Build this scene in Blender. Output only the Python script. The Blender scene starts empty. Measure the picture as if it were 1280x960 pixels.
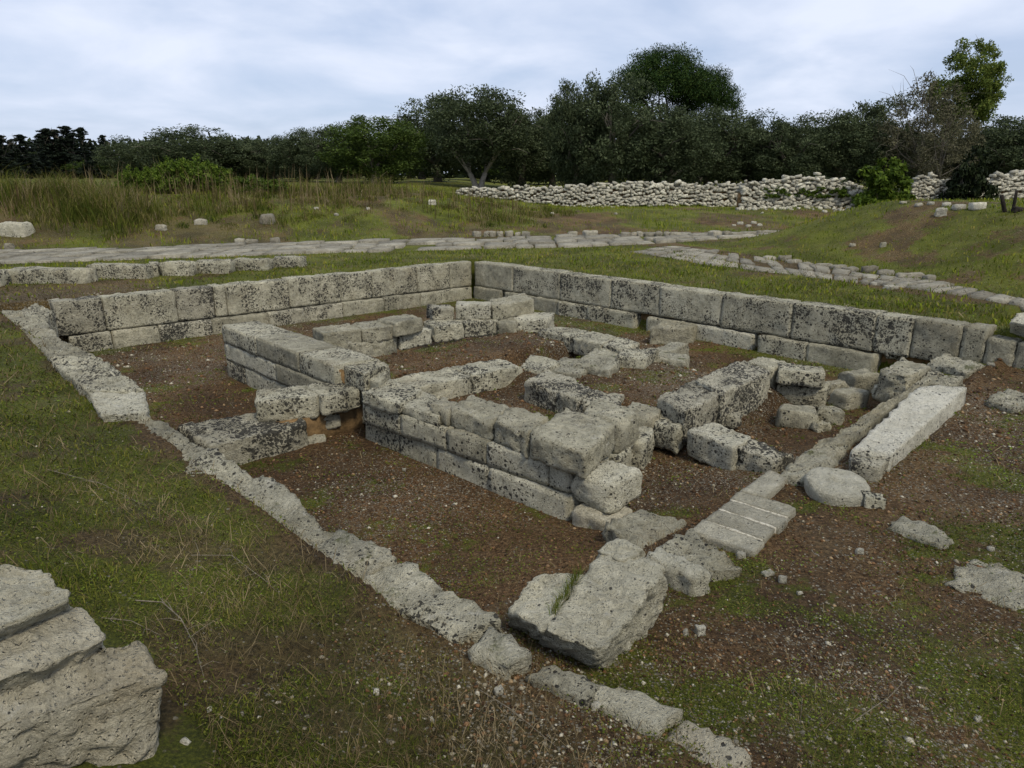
import bpy, math, random
import numpy as np
from mathutils import Vector

# ---------------------------------------------------------------- camera, sky, sun, exposure
F_PX, HOR_Y, EYE = 890.0, 218.0, 2.0          # focal length and horizon in photo pixels, eye above the foundation rim
PITCH = math.atan((480 - HOR_Y) / F_PX)
scene = bpy.context.scene
cam_data = bpy.data.cameras.new('camera')
cam_data.sensor_width = 36.0
cam_data.lens = F_PX / 1280 * 36.0
cam_data.clip_start = 0.05
cam_data.clip_end = 3000
cam = bpy.data.objects.new('camera', cam_data)
scene.collection.objects.link(cam)
cam.location = (0, 0, EYE)
cam.rotation_euler = (math.pi / 2 - PITCH, 0, 0)
scene.camera = cam

SUN_EL, SUN_AZ = math.radians(52), math.radians(150)   # azimuth clockwise from +Y
world = bpy.data.worlds.new('World')
scene.world = world
world.use_nodes = True
wn, wl = world.node_tree.nodes, world.node_tree.links
wn.clear()
def wnode(t, **k):
    n = wn.new(t)
    for a, v in k.items():
        setattr(n, a, v)
    return n
out = wnode('ShaderNodeOutputWorld')
bg = wnode('ShaderNodeBackground'); bg.inputs['Strength'].default_value = 0.09
sky = wnode('ShaderNodeTexSky'); sky.sky_type = 'NISHITA'; sky.sun_disc = False
sky.sun_elevation = SUN_EL; sky.sun_rotation = SUN_AZ
sky.air_density = 1.0; sky.dust_density = 1.2; sky.ozone_density = 1.5
tc = wnode('ShaderNodeTexCoord')
sep = wnode('ShaderNodeSeparateXYZ'); wl.new(tc.outputs['Generated'], sep.inputs[0])
# cloud sheet: the viewing direction carried onto a flat layer overhead
zz = wnode('ShaderNodeMath', operation='MAXIMUM'); wl.new(sep.outputs['Z'], zz.inputs[0]); zz.inputs[1].default_value = 0.0
za = wnode('ShaderNodeMath', operation='ADD'); wl.new(zz.outputs[0], za.inputs[0]); za.inputs[1].default_value = 0.24
dx = wnode('ShaderNodeMath', operation='DIVIDE'); wl.new(sep.outputs['X'], dx.inputs[0]); wl.new(za.outputs[0], dx.inputs[1])
dy = wnode('ShaderNodeMath', operation='DIVIDE'); wl.new(sep.outputs['Y'], dy.inputs[0]); wl.new(za.outputs[0], dy.inputs[1])
cmb = wnode('ShaderNodeCombineXYZ'); wl.new(dx.outputs[0], cmb.inputs[0]); wl.new(dy.outputs[0], cmb.inputs[1])
cn = wnode('ShaderNodeTexNoise'); cn.inputs['Scale'].default_value = 1.5; cn.inputs['Detail'].default_value = 8; cn.inputs['Roughness'].default_value = 0.52; cn.inputs['Distortion'].default_value = 0.3
wl.new(cmb.outputs[0], cn.inputs['Vector'])
cr = wnode('ShaderNodeValToRGB'); cr.color_ramp.elements[0].position = 0.36; cr.color_ramp.elements[1].position = 0.66
cr.color_ramp.elements[0].color = (4.7, 5.55, 7.4, 1); cr.color_ramp.elements[1].color = (6.9, 7.45, 8.7, 1)
wl.new(cn.outputs['Fac'], cr.inputs['Fac'])
cov = wnode('ShaderNodeMapRange'); cov.inputs['From Min'].default_value = 0.30; cov.inputs['From Max'].default_value = 0.60
cov.inputs['To Min'].default_value = 0.72; cov.inputs['To Max'].default_value = 0.97
wl.new(cn.outputs['Fac'], cov.inputs['Value'])
mx = wnode('ShaderNodeMix', data_type='RGBA')
wl.new(cov.outputs[0], mx.inputs['Factor']); wl.new(sky.outputs[0], mx.inputs['A']); wl.new(cr.outputs[0], mx.inputs['B'])
wl.new(mx.outputs['Result'], bg.inputs['Color']); wl.new(bg.outputs[0], out.inputs[0])

sun_data = bpy.data.lights.new('sun', 'SUN')
sun_data.energy = 2.1; sun_data.angle = math.radians(12); sun_data.color = (1.0, 0.91, 0.74)
sun = bpy.data.objects.new('sun', sun_data)
scene.collection.objects.link(sun)
sd = Vector((math.sin(SUN_AZ) * math.cos(SUN_EL), math.cos(SUN_AZ) * math.cos(SUN_EL), math.sin(SUN_EL)))
sun.rotation_euler = sd.to_track_quat('Z', 'Y').to_euler()
sun.location = (0, -5, 30)

vs = scene.view_settings
vs.view_transform = 'Standard'; vs.look = 'None'; vs.exposure = 0.42; vs.gamma = 1.0; vs.use_curve_mapping = False
scene.cycles.max_bounces = 5; scene.cycles.diffuse_bounces = 3; scene.cycles.transmission_bounces = 3

# ---------------------------------------------------------------- helpers
rng = np.random.default_rng(11)
random.seed(5)
COL = scene.collection
_c, _s = math.cos(PITCH), math.sin(PITCH)
def P(x, y, z):
    """the point of height z that the photograph shows at pixel x, y (survey of the site from the photo)"""
    u, v = (x - 640) / F_PX, (480 - y) / F_PX
    d = np.array([u, _c + v * _s, -_s + v * _c])
    return d * ((z - EYE) / d[2]) + np.array([0, 0, EYE])
def Dp(x, y, depth):
    """the point at pixel x, y and distance depth along +Y"""
    u, v = (x - 640) / F_PX, (480 - y) / F_PX
    d = np.array([u, _c + v * _s, -_s + v * _c])
    return d * (depth / d[1]) + np.array([0, 0, EYE])

def _hash(ix, iy, iz, seed):
    h = (ix.astype(np.int64) * 374761393 + iy.astype(np.int64) * 668265263 + iz.astype(np.int64) * 2147483647 + seed * 974711) & 0xFFFFFFFF
    h = ((h ^ (h >> 13)) * 1274126177) & 0xFFFFFFFF
    h = ((h ^ (h >> 16)) * 2246822519) & 0xFFFFFFFF
    return ((h ^ (h >> 15)) & 0xFFFFFF) / float(0xFFFFFF)
def vnoise(p, seed=0):
    """value noise, -1..1"""
    p = np.asarray(p, float)
    i = np.floor(p).astype(np.int64); f = p - i; f = f * f * (3 - 2 * f)
    r = 0
    for a in (0, 1):
        for b in (0, 1):
            for c in (0, 1):
                w = (f[:, 0] if a else 1 - f[:, 0]) * (f[:, 1] if b else 1 - f[:, 1]) * (f[:, 2] if c else 1 - f[:, 2])
                r = r + w * _hash(i[:, 0] + a, i[:, 1] + b, i[:, 2] + c, seed)
    return r * 2 - 1
def n2(x, y, sc, seed=0):
    x = np.asarray(x, float); sh = x.shape
    return vnoise(np.stack([x.ravel() * sc, np.asarray(y, float).ravel() * sc, np.full(x.size, 0.37)], 1), seed).reshape(sh)
def fbm2(x, y, sc, seed=0, o=4):
    return sum(n2(x, y, sc * 2 ** k, seed + k) * 0.5 ** k for k in range(o)) / 1.6
def sm(a, b, x):
    t = np.clip((np.asarray(x, float) - a) / (b - a), 0, 1)
    return t * t * (3 - 2 * t)

def mesh_from(name, verts, faces, smooth=True, mats=()):
    """faces: (n,3) or (n,4) int array"""
    verts = np.asarray(verts, np.float32); faces = np.asarray(faces, np.int32)
    me = bpy.data.meshes.new(name)
    k = faces.shape[1]
    me.vertices.add(len(verts)); me.vertices.foreach_set('co', verts.ravel())
    me.loops.add(faces.size); me.loops.foreach_set('vertex_index', faces.ravel())
    me.polygons.add(len(faces))
    me.polygons.foreach_set('loop_start', np.arange(0, faces.size, k, dtype=np.int32))
    me.polygons.foreach_set('loop_total', np.full(len(faces), k, np.int32))
    if smooth:
        me.polygons.foreach_set('use_smooth', np.ones(len(faces), bool))
    for m in mats:
        me.materials.append(m)
    me.update(calc_edges=True)
    return me
def obj(name, me, parent=None, loc=(0, 0, 0)):
    o = bpy.data.objects.new(name, me); COL.objects.link(o)
    o.location = loc
    if parent is not None:
        o.parent = parent
        o.location = Vector(loc) - Vector(wloc(parent))
    return o
def wloc(o):
    v = Vector(o.location)
    while o.parent is not None:
        o = o.parent; v = v + Vector(o.location)
    return v
def tag(o, label, cat=None, group=None, kind=None):
    if label: o['label'] = label
    if cat: o['category'] = cat
    if group: o['group'] = group
    if kind: o['kind'] = kind
    return o
def empty(name, loc):
    o = bpy.data.objects.new(name, None); COL.objects.link(o); o.location = loc
    o.empty_display_size = 0.2
    return o

# ---------------------------------------------------------------- materials
def newmat(name):
    m = bpy.data.materials.new(name); m.use_nodes = True
    nt = m.node_tree; nt.nodes.clear()
    o = nt.nodes.new('ShaderNodeOutputMaterial')
    b = nt.nodes.new('ShaderNodeBsdfPrincipled'); b.inputs['Roughness'].default_value = 0.9
    b.inputs['Specular IOR Level'].default_value = 0.2
    nt.links.new(b.outputs[0], o.inputs[0])
    return m, nt, b
class NT:
    def __init__(s, nt): s.nt = nt
    def n(s, t, ins=None, **k):
        nd = s.nt.nodes.new(t)
        for a, v in k.items(): setattr(nd, a, v)
        for a, v in (ins or {}).items(): s.put(nd.inputs[a], v)
        return nd
    def put(s, sock, v):
        if hasattr(v, 'is_output') or isinstance(v, bpy.types.NodeSocket): s.nt.links.new(v, sock)
        else:
            if isinstance(v, tuple) and len(v) == 3 and sock.type == 'RGBA': v = v + (1,)
            sock.default_value = v
    def noise(s, vec, scale, detail=5, rough=0.55, dist=0.0):
        return s.n('ShaderNodeTexNoise', {'Vector': vec, 'Scale': scale, 'Detail': detail, 'Roughness': rough, 'Distortion': dist}).outputs['Fac']
    def vor(s, vec, scale, rnd=1.0, feature='F1'):
        return s.n('ShaderNodeTexVoronoi', {'Vector': vec, 'Scale': scale, 'Randomness': rnd}, feature=feature)
    def ramp(s, fac, *stops):
        r = s.n('ShaderNodeValToRGB', {'Fac': fac}); e = r.color_ramp.elements
        while len(e) < len(stops): e.new(0.5)
        for k, (p, c) in zip(e, stops):
            k.position = p; k.color = (tuple(c) + (1,)) if not isinstance(c, (int, float)) else (c, c, c, 1)
        return r.outputs[0]
    def rng(s, v, a, b, c=0.0, d=1.0, smooth=True):
        return s.n('ShaderNodeMapRange', {'Value': v, 'From Min': a, 'From Max': b, 'To Min': c, 'To Max': d}, interpolation_type='SMOOTHSTEP' if smooth else 'LINEAR').outputs[0]
    def m(s, op, a, b=0.0):
        nd = s.n('ShaderNodeMath', operation=op); s.put(nd.inputs[0], a); s.put(nd.inputs[1], b); return nd.outputs[0]
    def vm(s, op, a, b):
        nd = s.n('ShaderNodeVectorMath', operation=op); s.put(nd.inputs[0], a); s.put(nd.inputs[1], b); return nd.outputs[0]
    def mix(s, f, a, b, mode='MIX'):
        nd = s.n('ShaderNodeMix', data_type='RGBA', blend_type=mode); s.put(nd.inputs['Factor'], f); s.put(nd.inputs['A'], a); s.put(nd.inputs['B'], b); return nd.outputs['Result']
    def bump(s, h, strength=0.5, dist=0.01, normal=None):
        nd = s.n('ShaderNodeBump', {'Height': h, 'Strength': strength, 'Distance': dist})
        if normal is not None: s.put(nd.inputs['Normal'], normal)
        return nd.outputs[0]

def stone_mat(name, dark, light, spots=0.6, spot_scale=16.0, ochre=0.25, moss=0.0, pits=0.5, tint=0.25, vary=0.22):
    """weathered limestone: mottled grey-cream, black lichen in round spots that gather in patches, ochre stains"""
    m, nt, b = newmat(name); N = NT(nt)
    tcn = N.n('ShaderNodeTexCoord').outputs['Object']
    rnd = N.n('ShaderNodeObjectInfo').outputs['Random']
    off = N.n('ShaderNodeCombineXYZ', {'X': N.m('MULTIPLY', rnd, 37.0), 'Y': N.m('MULTIPLY', rnd, 91.0), 'Z': N.m('MULTIPLY', rnd, 13.0)}).outputs[0]
    v = N.vm('ADD', tcn, off)
    big = N.noise(v, 2.6, 6, 0.6)
    mid = N.noise(v, 11.0, 8, 0.68, 0.4)
    fine = N.noise(v, 70.0, 6, 0.7)
    col = N.ramp(N.m('ADD', N.m('MULTIPLY', big, 0.5), N.m('MULTIPLY', mid, 0.5)), (0.39, dark), (0.61, light))
    col = N.mix(N.rng(N.noise(N.vm('ADD', v, (9.1, 3.3, 1.7)), 1.9, 5, 0.6), 0.50, 0.75, 0, ochre), col, (0.36, 0.27, 0.14))
    col = N.mix(0.65, col, N.ramp(fine, (0.25, (0.62, 0.62, 0.62)), (0.75, (1.25, 1.25, 1.25))), 'MULTIPLY')
    mot = N.noise(N.vm('ADD', v, (6.2, 2.8, 3.1)), 21.0, 7, 0.78, 0.6)
    col = N.mix(N.rng(mot, 0.53, 0.66, 0, 0.55), col, (0.10, 0.095, 0.075))
    # grey film of algae in drifting patches
    col = N.mix(N.rng(N.noise(N.vm('ADD', v, (2.2, 8.8, 5.1)), 3.4, 7, 0.65), 0.47, 0.68, 0, tint), col, (0.13, 0.132, 0.12))
    wv = N.vm('ADD', v, N.vm('MULTIPLY', N.n('ShaderNodeTexNoise', {'Vector': v, 'Scale': 22.0, 'Detail': 2}).outputs['Color'], (0.016, 0.016, 0.016)))
    patch = N.rng(N.noise(N.vm('ADD', v, (4.4, 1.2, 7.7)), 2.6, 4, 0.6), 0.34, 0.62, 0.30, 1.0)
    def spot(sc, r0):
        vo = N.vor(wv, sc)
        sepc = N.n('ShaderNodeSeparateColor', {'Color': vo.outputs['Color']}).outputs
        rad = N.m('MULTIPLY', N.m('MULTIPLY', N.m('MULTIPLY', sepc[0], patch), r0), N.m('ADD', 0.8, N.m('MULTIPLY', N.m('FRACT', N.m('MULTIPLY', rnd, 17.3)), 0.45)))
        return N.rng(N.m('SUBTRACT', rad, vo.outputs['Distance']), -0.01, 0.08)
    s1 = spot(spot_scale * 1.25, 0.44 * (0.4 + spots)); s2 = spot(spot_scale * 2.6, 0.42 * (0.35 + spots)); s3 = spot(spot_scale * 0.7, 0.30 * spots)
    bl = N.noise(N.vm('ADD', v, (7.1, 0.4, 5.5)), 40.0, 4, 0.62)
    thr = N.m('SUBTRACT', 0.69, N.m('MULTIPLY', patch, 0.155 * min(spots, 1.15)))
    blot = N.rng(N.m('SUBTRACT', bl, thr), -0.01, 0.05)
    sp = N.m('MAXIMUM', N.m('MAXIMUM', N.m('MAXIMUM', s1, s2), s3), blot)
    pore = N.rng(N.noise(v, 130.0, 4, 0.75), 0.44, 0.34)
    col = N.mix(N.m('MULTIPLY', pore, 0.55), col, (0.06, 0.055, 0.04))
    col = N.mix(N.rng(N.noise(v, 95.0, 3, 0.7), 0.56, 0.68, 0, 0.5), col, light)
    wl_ = N.rng(N.noise(N.vm('ADD', v, (5.5, 9.4, 0.3)), 8.0, 6, 0.7), 0.60, 0.68, 0, 0.45)
    col = N.mix(wl_, col, (0.62, 0.60, 0.53))
    col = N.mix(N.m('MULTIPLY', sp, N.rng(mot, 0.3, 0.7, 0.97, 0.75)), col, (0.015, 0.015, 0.017))
    if moss:
        g = N.n('ShaderNodeNewGeometry').outputs['Normal']
        up = N.n('ShaderNodeSeparateXYZ', {'Vector': g}).outputs['Z']
        mo = N.m('MULTIPLY', N.rng(up, 0.3, 0.9), N.rng(N.noise(N.vm('ADD', v, (1.4, 6.2, 2.7)), 5.0, 6, 0.7), 0.55, 0.66, 0, moss))
        col = N.mix(mo, col, N.ramp(fine, (0.3, (0.03, 0.04, 0.008)), (0.7, (0.11, 0.12, 0.02))))
    val = N.m('ADD', 1 - vary / 2, N.m('MULTIPLY', rnd, vary))
    col = N.mix(1.0, col, N.n('ShaderNodeCombineColor', {'Red': val, 'Green': val, 'Blue': N.m('MULTIPLY', val, 0.97)}).outputs[0], 'MULTIPLY')
    pit = N.vor(wv, 55.0)
    h = N.m('ADD', N.m('MULTIPLY', mid, 1.0), N.m('ADD', N.m('MULTIPLY', fine, 0.40), N.m('MULTIPLY', N.noise(v, 28.0, 7, 0.75, 0.8), 0.7)))
    h = N.m('SUBTRACT', h, N.m('MULTIPLY', sp, 0.55))
    h = N.m('SUBTRACT', h, N.m('MULTIPLY', N.rng(pit.outputs['Distance'], 0.32, 0.1), pits * 0.6))
    nt.links.new(N.bump(h, 1.0, 0.06), b.inputs['Normal'])
    N.put(b.inputs['Base Color'], col)
    b.inputs['Roughness'].default_value = 0.95
    return m

M_SPOT = stone_mat('limestone_black_lichen', (0.37, 0.348, 0.26), (0.68, 0.645, 0.50), spots=1.0, ochre=0.22)
M_HEAVY = stone_mat('limestone_heavy_lichen', (0.34, 0.32, 0.245), (0.65, 0.61, 0.48), spots=1.4, ochre=0.12, spot_scale=17)
M_GREY = stone_mat('limestone_grey', (0.27, 0.254, 0.187), (0.55, 0.517, 0.395), spots=0.5, ochre=0.28, tint=0.4)
M_PALE = stone_mat('limestone_pale', (0.46, 0.438, 0.34), (0.72, 0.69, 0.56), spots=0.65, ochre=0.15, tint=0.12)
M_WHITE = stone_mat('limestone_white', (0.60, 0.575, 0.475), (0.80, 0.775, 0.67), spots=0.45, ochre=0.10, tint=0.05)
M_WARM = stone_mat('limestone_raw', (0.36, 0.325, 0.238), (0.64, 0.59, 0.455), spots=0.08, ochre=0.4, tint=0.25, pits=1.0)
M_MOSSY = stone_mat('limestone_mossy', (0.29, 0.275, 0.21), (0.58, 0.55, 0.43), spots=0.55, ochre=0.2, moss=0.75, tint=0.3)
M_ROAD = stone_mat('paving_limestone', (0.26, 0.24, 0.19), (0.46, 0.43, 0.35), spots=0.25, ochre=0.25, tint=0.4, vary=0.5)
M_DRY = stone_mat('drystone_limestone', (0.40, 0.378, 0.305), (0.72, 0.69, 0.58), spots=0.12, ochre=0.25, tint=0.25, vary=0.6)
M_SLAB = stone_mat('sawn_slab', (0.34, 0.318, 0.245), (0.52, 0.49, 0.39), spots=0.15, ochre=0.15, tint=0.3, pits=0.3)
M_BOULD = stone_mat('corner_limestone', (0.40, 0.378, 0.288), (0.66, 0.625, 0.49), spots=0.12, ochre=0.25, tint=0.2, pits=0.8)

def earth_mat():
    m, nt, b = newmat('ochre_earth_mortar'); N = NT(nt)
    v = N.n('ShaderNodeTexCoord').outputs['Object']
    n = N.noise(v, 9, 7, 0.65)
    N.put(b.inputs['Base Color'], N.ramp(n, (0.3, (0.07, 0.045, 0.021)), (0.7, (0.26, 0.165, 0.075))))
    nt.links.new(N.bump(N.noise(v, 40, 6, 0.7), 0.8, 0.02), b.inputs['Normal'])
    return m
M_EARTH = earth_mat()
# ---------------------------------------------------------------- the plan of the ruin (s along the long back wall, t towards the left corner)
PB, PA, PC = P(592, 327, 0), P(65, 378, 0), P(1235, 411, 0)
E1 = (PC - PB) / np.linalg.norm(PC - PB)
E2 = (PA - PB) / np.linalg.norm(PA - PB)
def st(x, y):
    dx_, dy_ = x - PB[0], y - PB[1]
    det = E1[0] * E2[1] - E1[1] * E2[0]
    return (dx_ * E2[1] - dy_ * E2[0]) / det, (E1[0] * dy_ - E1[1] * dx_) / det

ROAD_FAR = [(-30, 13.9), (-13.76, 19.35), (-6.0, 22.0), (0, 23.9), (9.27, 26.3), (14, 27.4)]
ROAD_NEAR = [(-30, 10.6), (-11.81, 16.53), (-5.2, 18.9), (0, 20.3), (2.0, 20.6), (6.9, 23.1), (14, 25.0)]
def pl(line, x):
    return np.interp(x, [p[0] for p in line], [p[1] for p in line])
BR_A, BR_B = P(954, 321, 0)[:2], P(1280, 374, 0)[:2]      # outer edge of the side path, at the foot of the mound
def behind_branch(x, y):
    d = BR_B - BR_A; L = np.hypot(*d); nrm = np.array([-d[1], d[0]]) / L
    if nrm[0] < 0: nrm = -nrm
    return (x - BR_A[0]) * nrm[0] + (y - BR_A[1]) * nrm[1]

def ground_z(x, y, detail=True):
    x = np.asarray(x, float); y = np.asarray(y, float)
    s, t = st(x, y)
    # rooms of the ruin
    floor = np.full(x.shape, -0.88)
    room = sm(4.3, 4.8, s) * sm(6.05, 5.8, s) * sm(2.5, 3.0, t) * sm(7.1, 6.8, t)
    floor = floor + 0.36 * room
    east = sm(6.1, 6.5, s) * sm(9.5, 9.1, s) * sm(1.8, 2.9, t) * sm(5.0, 4.6, t)
    floor = floor + 0.27 * east
    court = sm(5.9, 6.2, s) * sm(9.0, 8.5, s) * sm(4.4, 4.9, t) * sm(6.9, 6.5, t)
    floor = floor + 0.17 * court
    floor = floor + 0.20 * sm(9.5, 10.8, s) * sm(2.3, 5.2, t)
    floor = floor + 0.40 * sm(9.6, 10.6, s) * sm(1.8, 0.6, t)
    # outside levels
    bank = 0.40 * sm(9.7, 12.1, t) * sm(1.0, 8.0, s) - 0.085 * sm(2, 7, s)
    right = -0.475 + 0.25 * sm(7.2, 9.8, t) + 0.03 * (s - 10.8)
    right = np.where(t < -0.6, 0.0, right) * sm(-0.35, -0.12, t) + 0.0
    wr = sm(10.70, 11.0, s)
    wl_ = sm(8.7, 10.4, t)
    outside = bank * (1 - wr) + (right * (1 - wl_) + bank * wl_) * wr
    outside = np.where((t < -0.12) & (s < 10.4), outside * sm(-0.35, -0.12, t), outside)
    inside = sm(-0.30, -0.08, s) * sm(10.97, 10.75, s) * sm(-0.30, -0.08, t) * sm(9.45, 9.20, t)
    z = outside * (1 - inside) + floor * inside
    # beyond the paved road the ground climbs
    far_ = y - pl(ROAD_FAR, x)
    left = sm(3.5, -7.0, x)
    z = z + sm(0.2, 7.0, far_) * (0.42 + 0.85 * left) + sm(10, 45, far_) * (0.55 - 0.35 * left)
    z = z + 0.35 * sm(8, 20, x) * sm(3, 14, far_)
    # grassy mound on the right of the side path
    d2 = behind_branch(x, y)
    near_ = y - pl(ROAD_NEAR, x)
    mound = 1.32 * sm(0.10, 5.0, d2) * sm(0.5, -3.8, near_)
    mound = np.maximum(mound, 0.0)
    z = z + mound
    if detail:
        ins = inside
        z = z + 0.035 * fbm2(x, y, 0.9, 3, 3) * (1 - 0.5 * ins) * sm(0, 2, np.abs(near_) + 1.5)
        z = z + 0.014 * fbm2(x, y, 5.0, 9, 3)
        z = z + 0.10 * n2(x, y, 0.45, 21) * sm(0.5, 3.0, far_) + 0.05 * n2(x, y, 1.3, 22) * sm(9.7, 11.0, t) * (1 - ins)
        z = z + 0.05 * n2(x, y, 0.6, 23) * sm(0.5, 3, d2)
    return z
def gz(x, y):
    return float(ground_z(np.array([x]), np.array([y]))[0])
def G(px, py):
    """where the sight line through pixel px, py meets the ground"""
    u, v = (px - 640) / F_PX, (480 - py) / F_PX
    d = np.array([u, _c + v * _s, -_s + v * _c])
    ts = np.concatenate([np.arange(1.0, 30, 0.02), np.arange(30, 120, 0.1)])
    X = d[0] * ts; Y = d[1] * ts; Z = EYE + d[2] * ts
    k = np.argmax(Z < ground_z(X, Y))
    return np.array([X[k], Y[k], Z[k]])

def cover(x, y):
    """ground cover: green, pale gravel, dry straw, bare brown (each 0..1)"""
    s, t = st(x, y)
    n_a = fbm2(x, y, 0.8, 40, 4); n_b = fbm2(x, y, 2.2, 50, 4); n_c = fbm2(x, y, 0.35, 60, 3)
    inside = sm(-0.1, 0.1, s) * sm(10.9, 10.7, s) * sm(-0.1, 0.1, t) * sm(9.3, 9.1, t)
    edge = np.minimum.reduce([s, t, np.abs(9.2 - t)])
    wallfoot = sm(0.9, 0.1, edge)
    g_in = np.clip(0.31 + 0.5 * n_b + 0.30 * wallfoot, 0, 1)
    p_in = np.clip(0.27 + 1.1 * n_a, 0.03, 0.85)
    rooms = sm(4.3, 4.8, s) * sm(9.5, 9.0, s) * sm(2.2, 2.9, t) * sm(7.0, 6.6, t)
    p_in = np.clip(p_in + 0.30 * rooms * (0.6 + n_b), 0.03, 0.9)
    right = sm(10.6, 11.0, s) * sm(-0.1, 0.1, t) * sm(10.4, 9.1, t)
    g_r = np.clip(0.32 + 0.9 * n_b + 0.2 * n_a + 0.25 * sm(11.6, 13.0, s), 0, 1) * (1 - 0.75 * sm(11.3, 11.0, s))
    p_r = np.clip(0.36 + 0.95 * n_a - 0.25 * n_b, 0.04, 0.8)
    bank = sm(9.2, 9.8, t)
    g_b = np.clip(0.68 + 0.75 * n_b + 0.3 * n_a, 0, 1)
    lawn = np.clip(sm(0.1, -0.1, t) + sm(0.1, -0.1, s), 0, 1)
    g_l = np.clip(0.80 + 0.7 * n_a + 0.4 * n_c, 0, 1)
    far_ = y - pl(ROAD_FAR, x)
    farw = sm(-0.2, 0.4, far_)
    left = sm(2.5, -5.0, x)
    g_f = np.clip(0.55 + 0.8 * n_c + 0.6 * n_a - 0.03 * left, 0, 1) + 0.35 * sm(6, 10, far_) * (1 - left)
    green = g_in * inside + g_r * right + g_b * bank * (1 - right) + g_l * lawn * (1 - bank)
    pale = p_in * inside + p_r * right + 0.02 * bank + 0.04 * lawn
    dry = (0.56 + 0.8 * n_a) * bank + 0.30 * lawn * (1 - bank) + 0.15 * right + 0.05 * inside
    meadow = sm(11, 16, far_)
    g_f = g_f * (1 - meadow) + meadow
    green = green * (1 - farw) + g_f * farw
    pale = pale * (1 - farw) + 0.10 * farw
    dry = dry * (1 - farw) + (0.30 + 0.2 * left + 0.5 * n_b) * farw * (1 - meadow)
    md = behind_branch(x, y); mo = sm(0.0, 0.6, md) * sm(0.6, -0.5, y - pl(ROAD_NEAR, x))
    green = green * (1 - mo) + np.clip(0.66 + 0.8 * n_a + 0.4 * n_b, 0, 1) * mo
    bd = sm(0.05, -0.15, md) * sm(-1.5, -1.2, md) * sm(3.0, 3.6, x) * sm(11, 12, y) * sm(0.3, -0.3, y - pl(ROAD_NEAR, x))
    green = green * (1 - 0.8 * bd)
    # lawn near the left corner is worn to bare pale earth
    worn = sm(0.3, -0.4, s) * sm(5.2, 8.5, t) * sm(-4, -1.0, s)
    green = green * (1 - 0.7 * worn); pale = pale + 0.25 * worn
    return np.clip(green, 0, 1), np.clip(pale, 0, 1), np.clip(dry, 0, 1), np.clip(inside + right, 0, 1)

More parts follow.
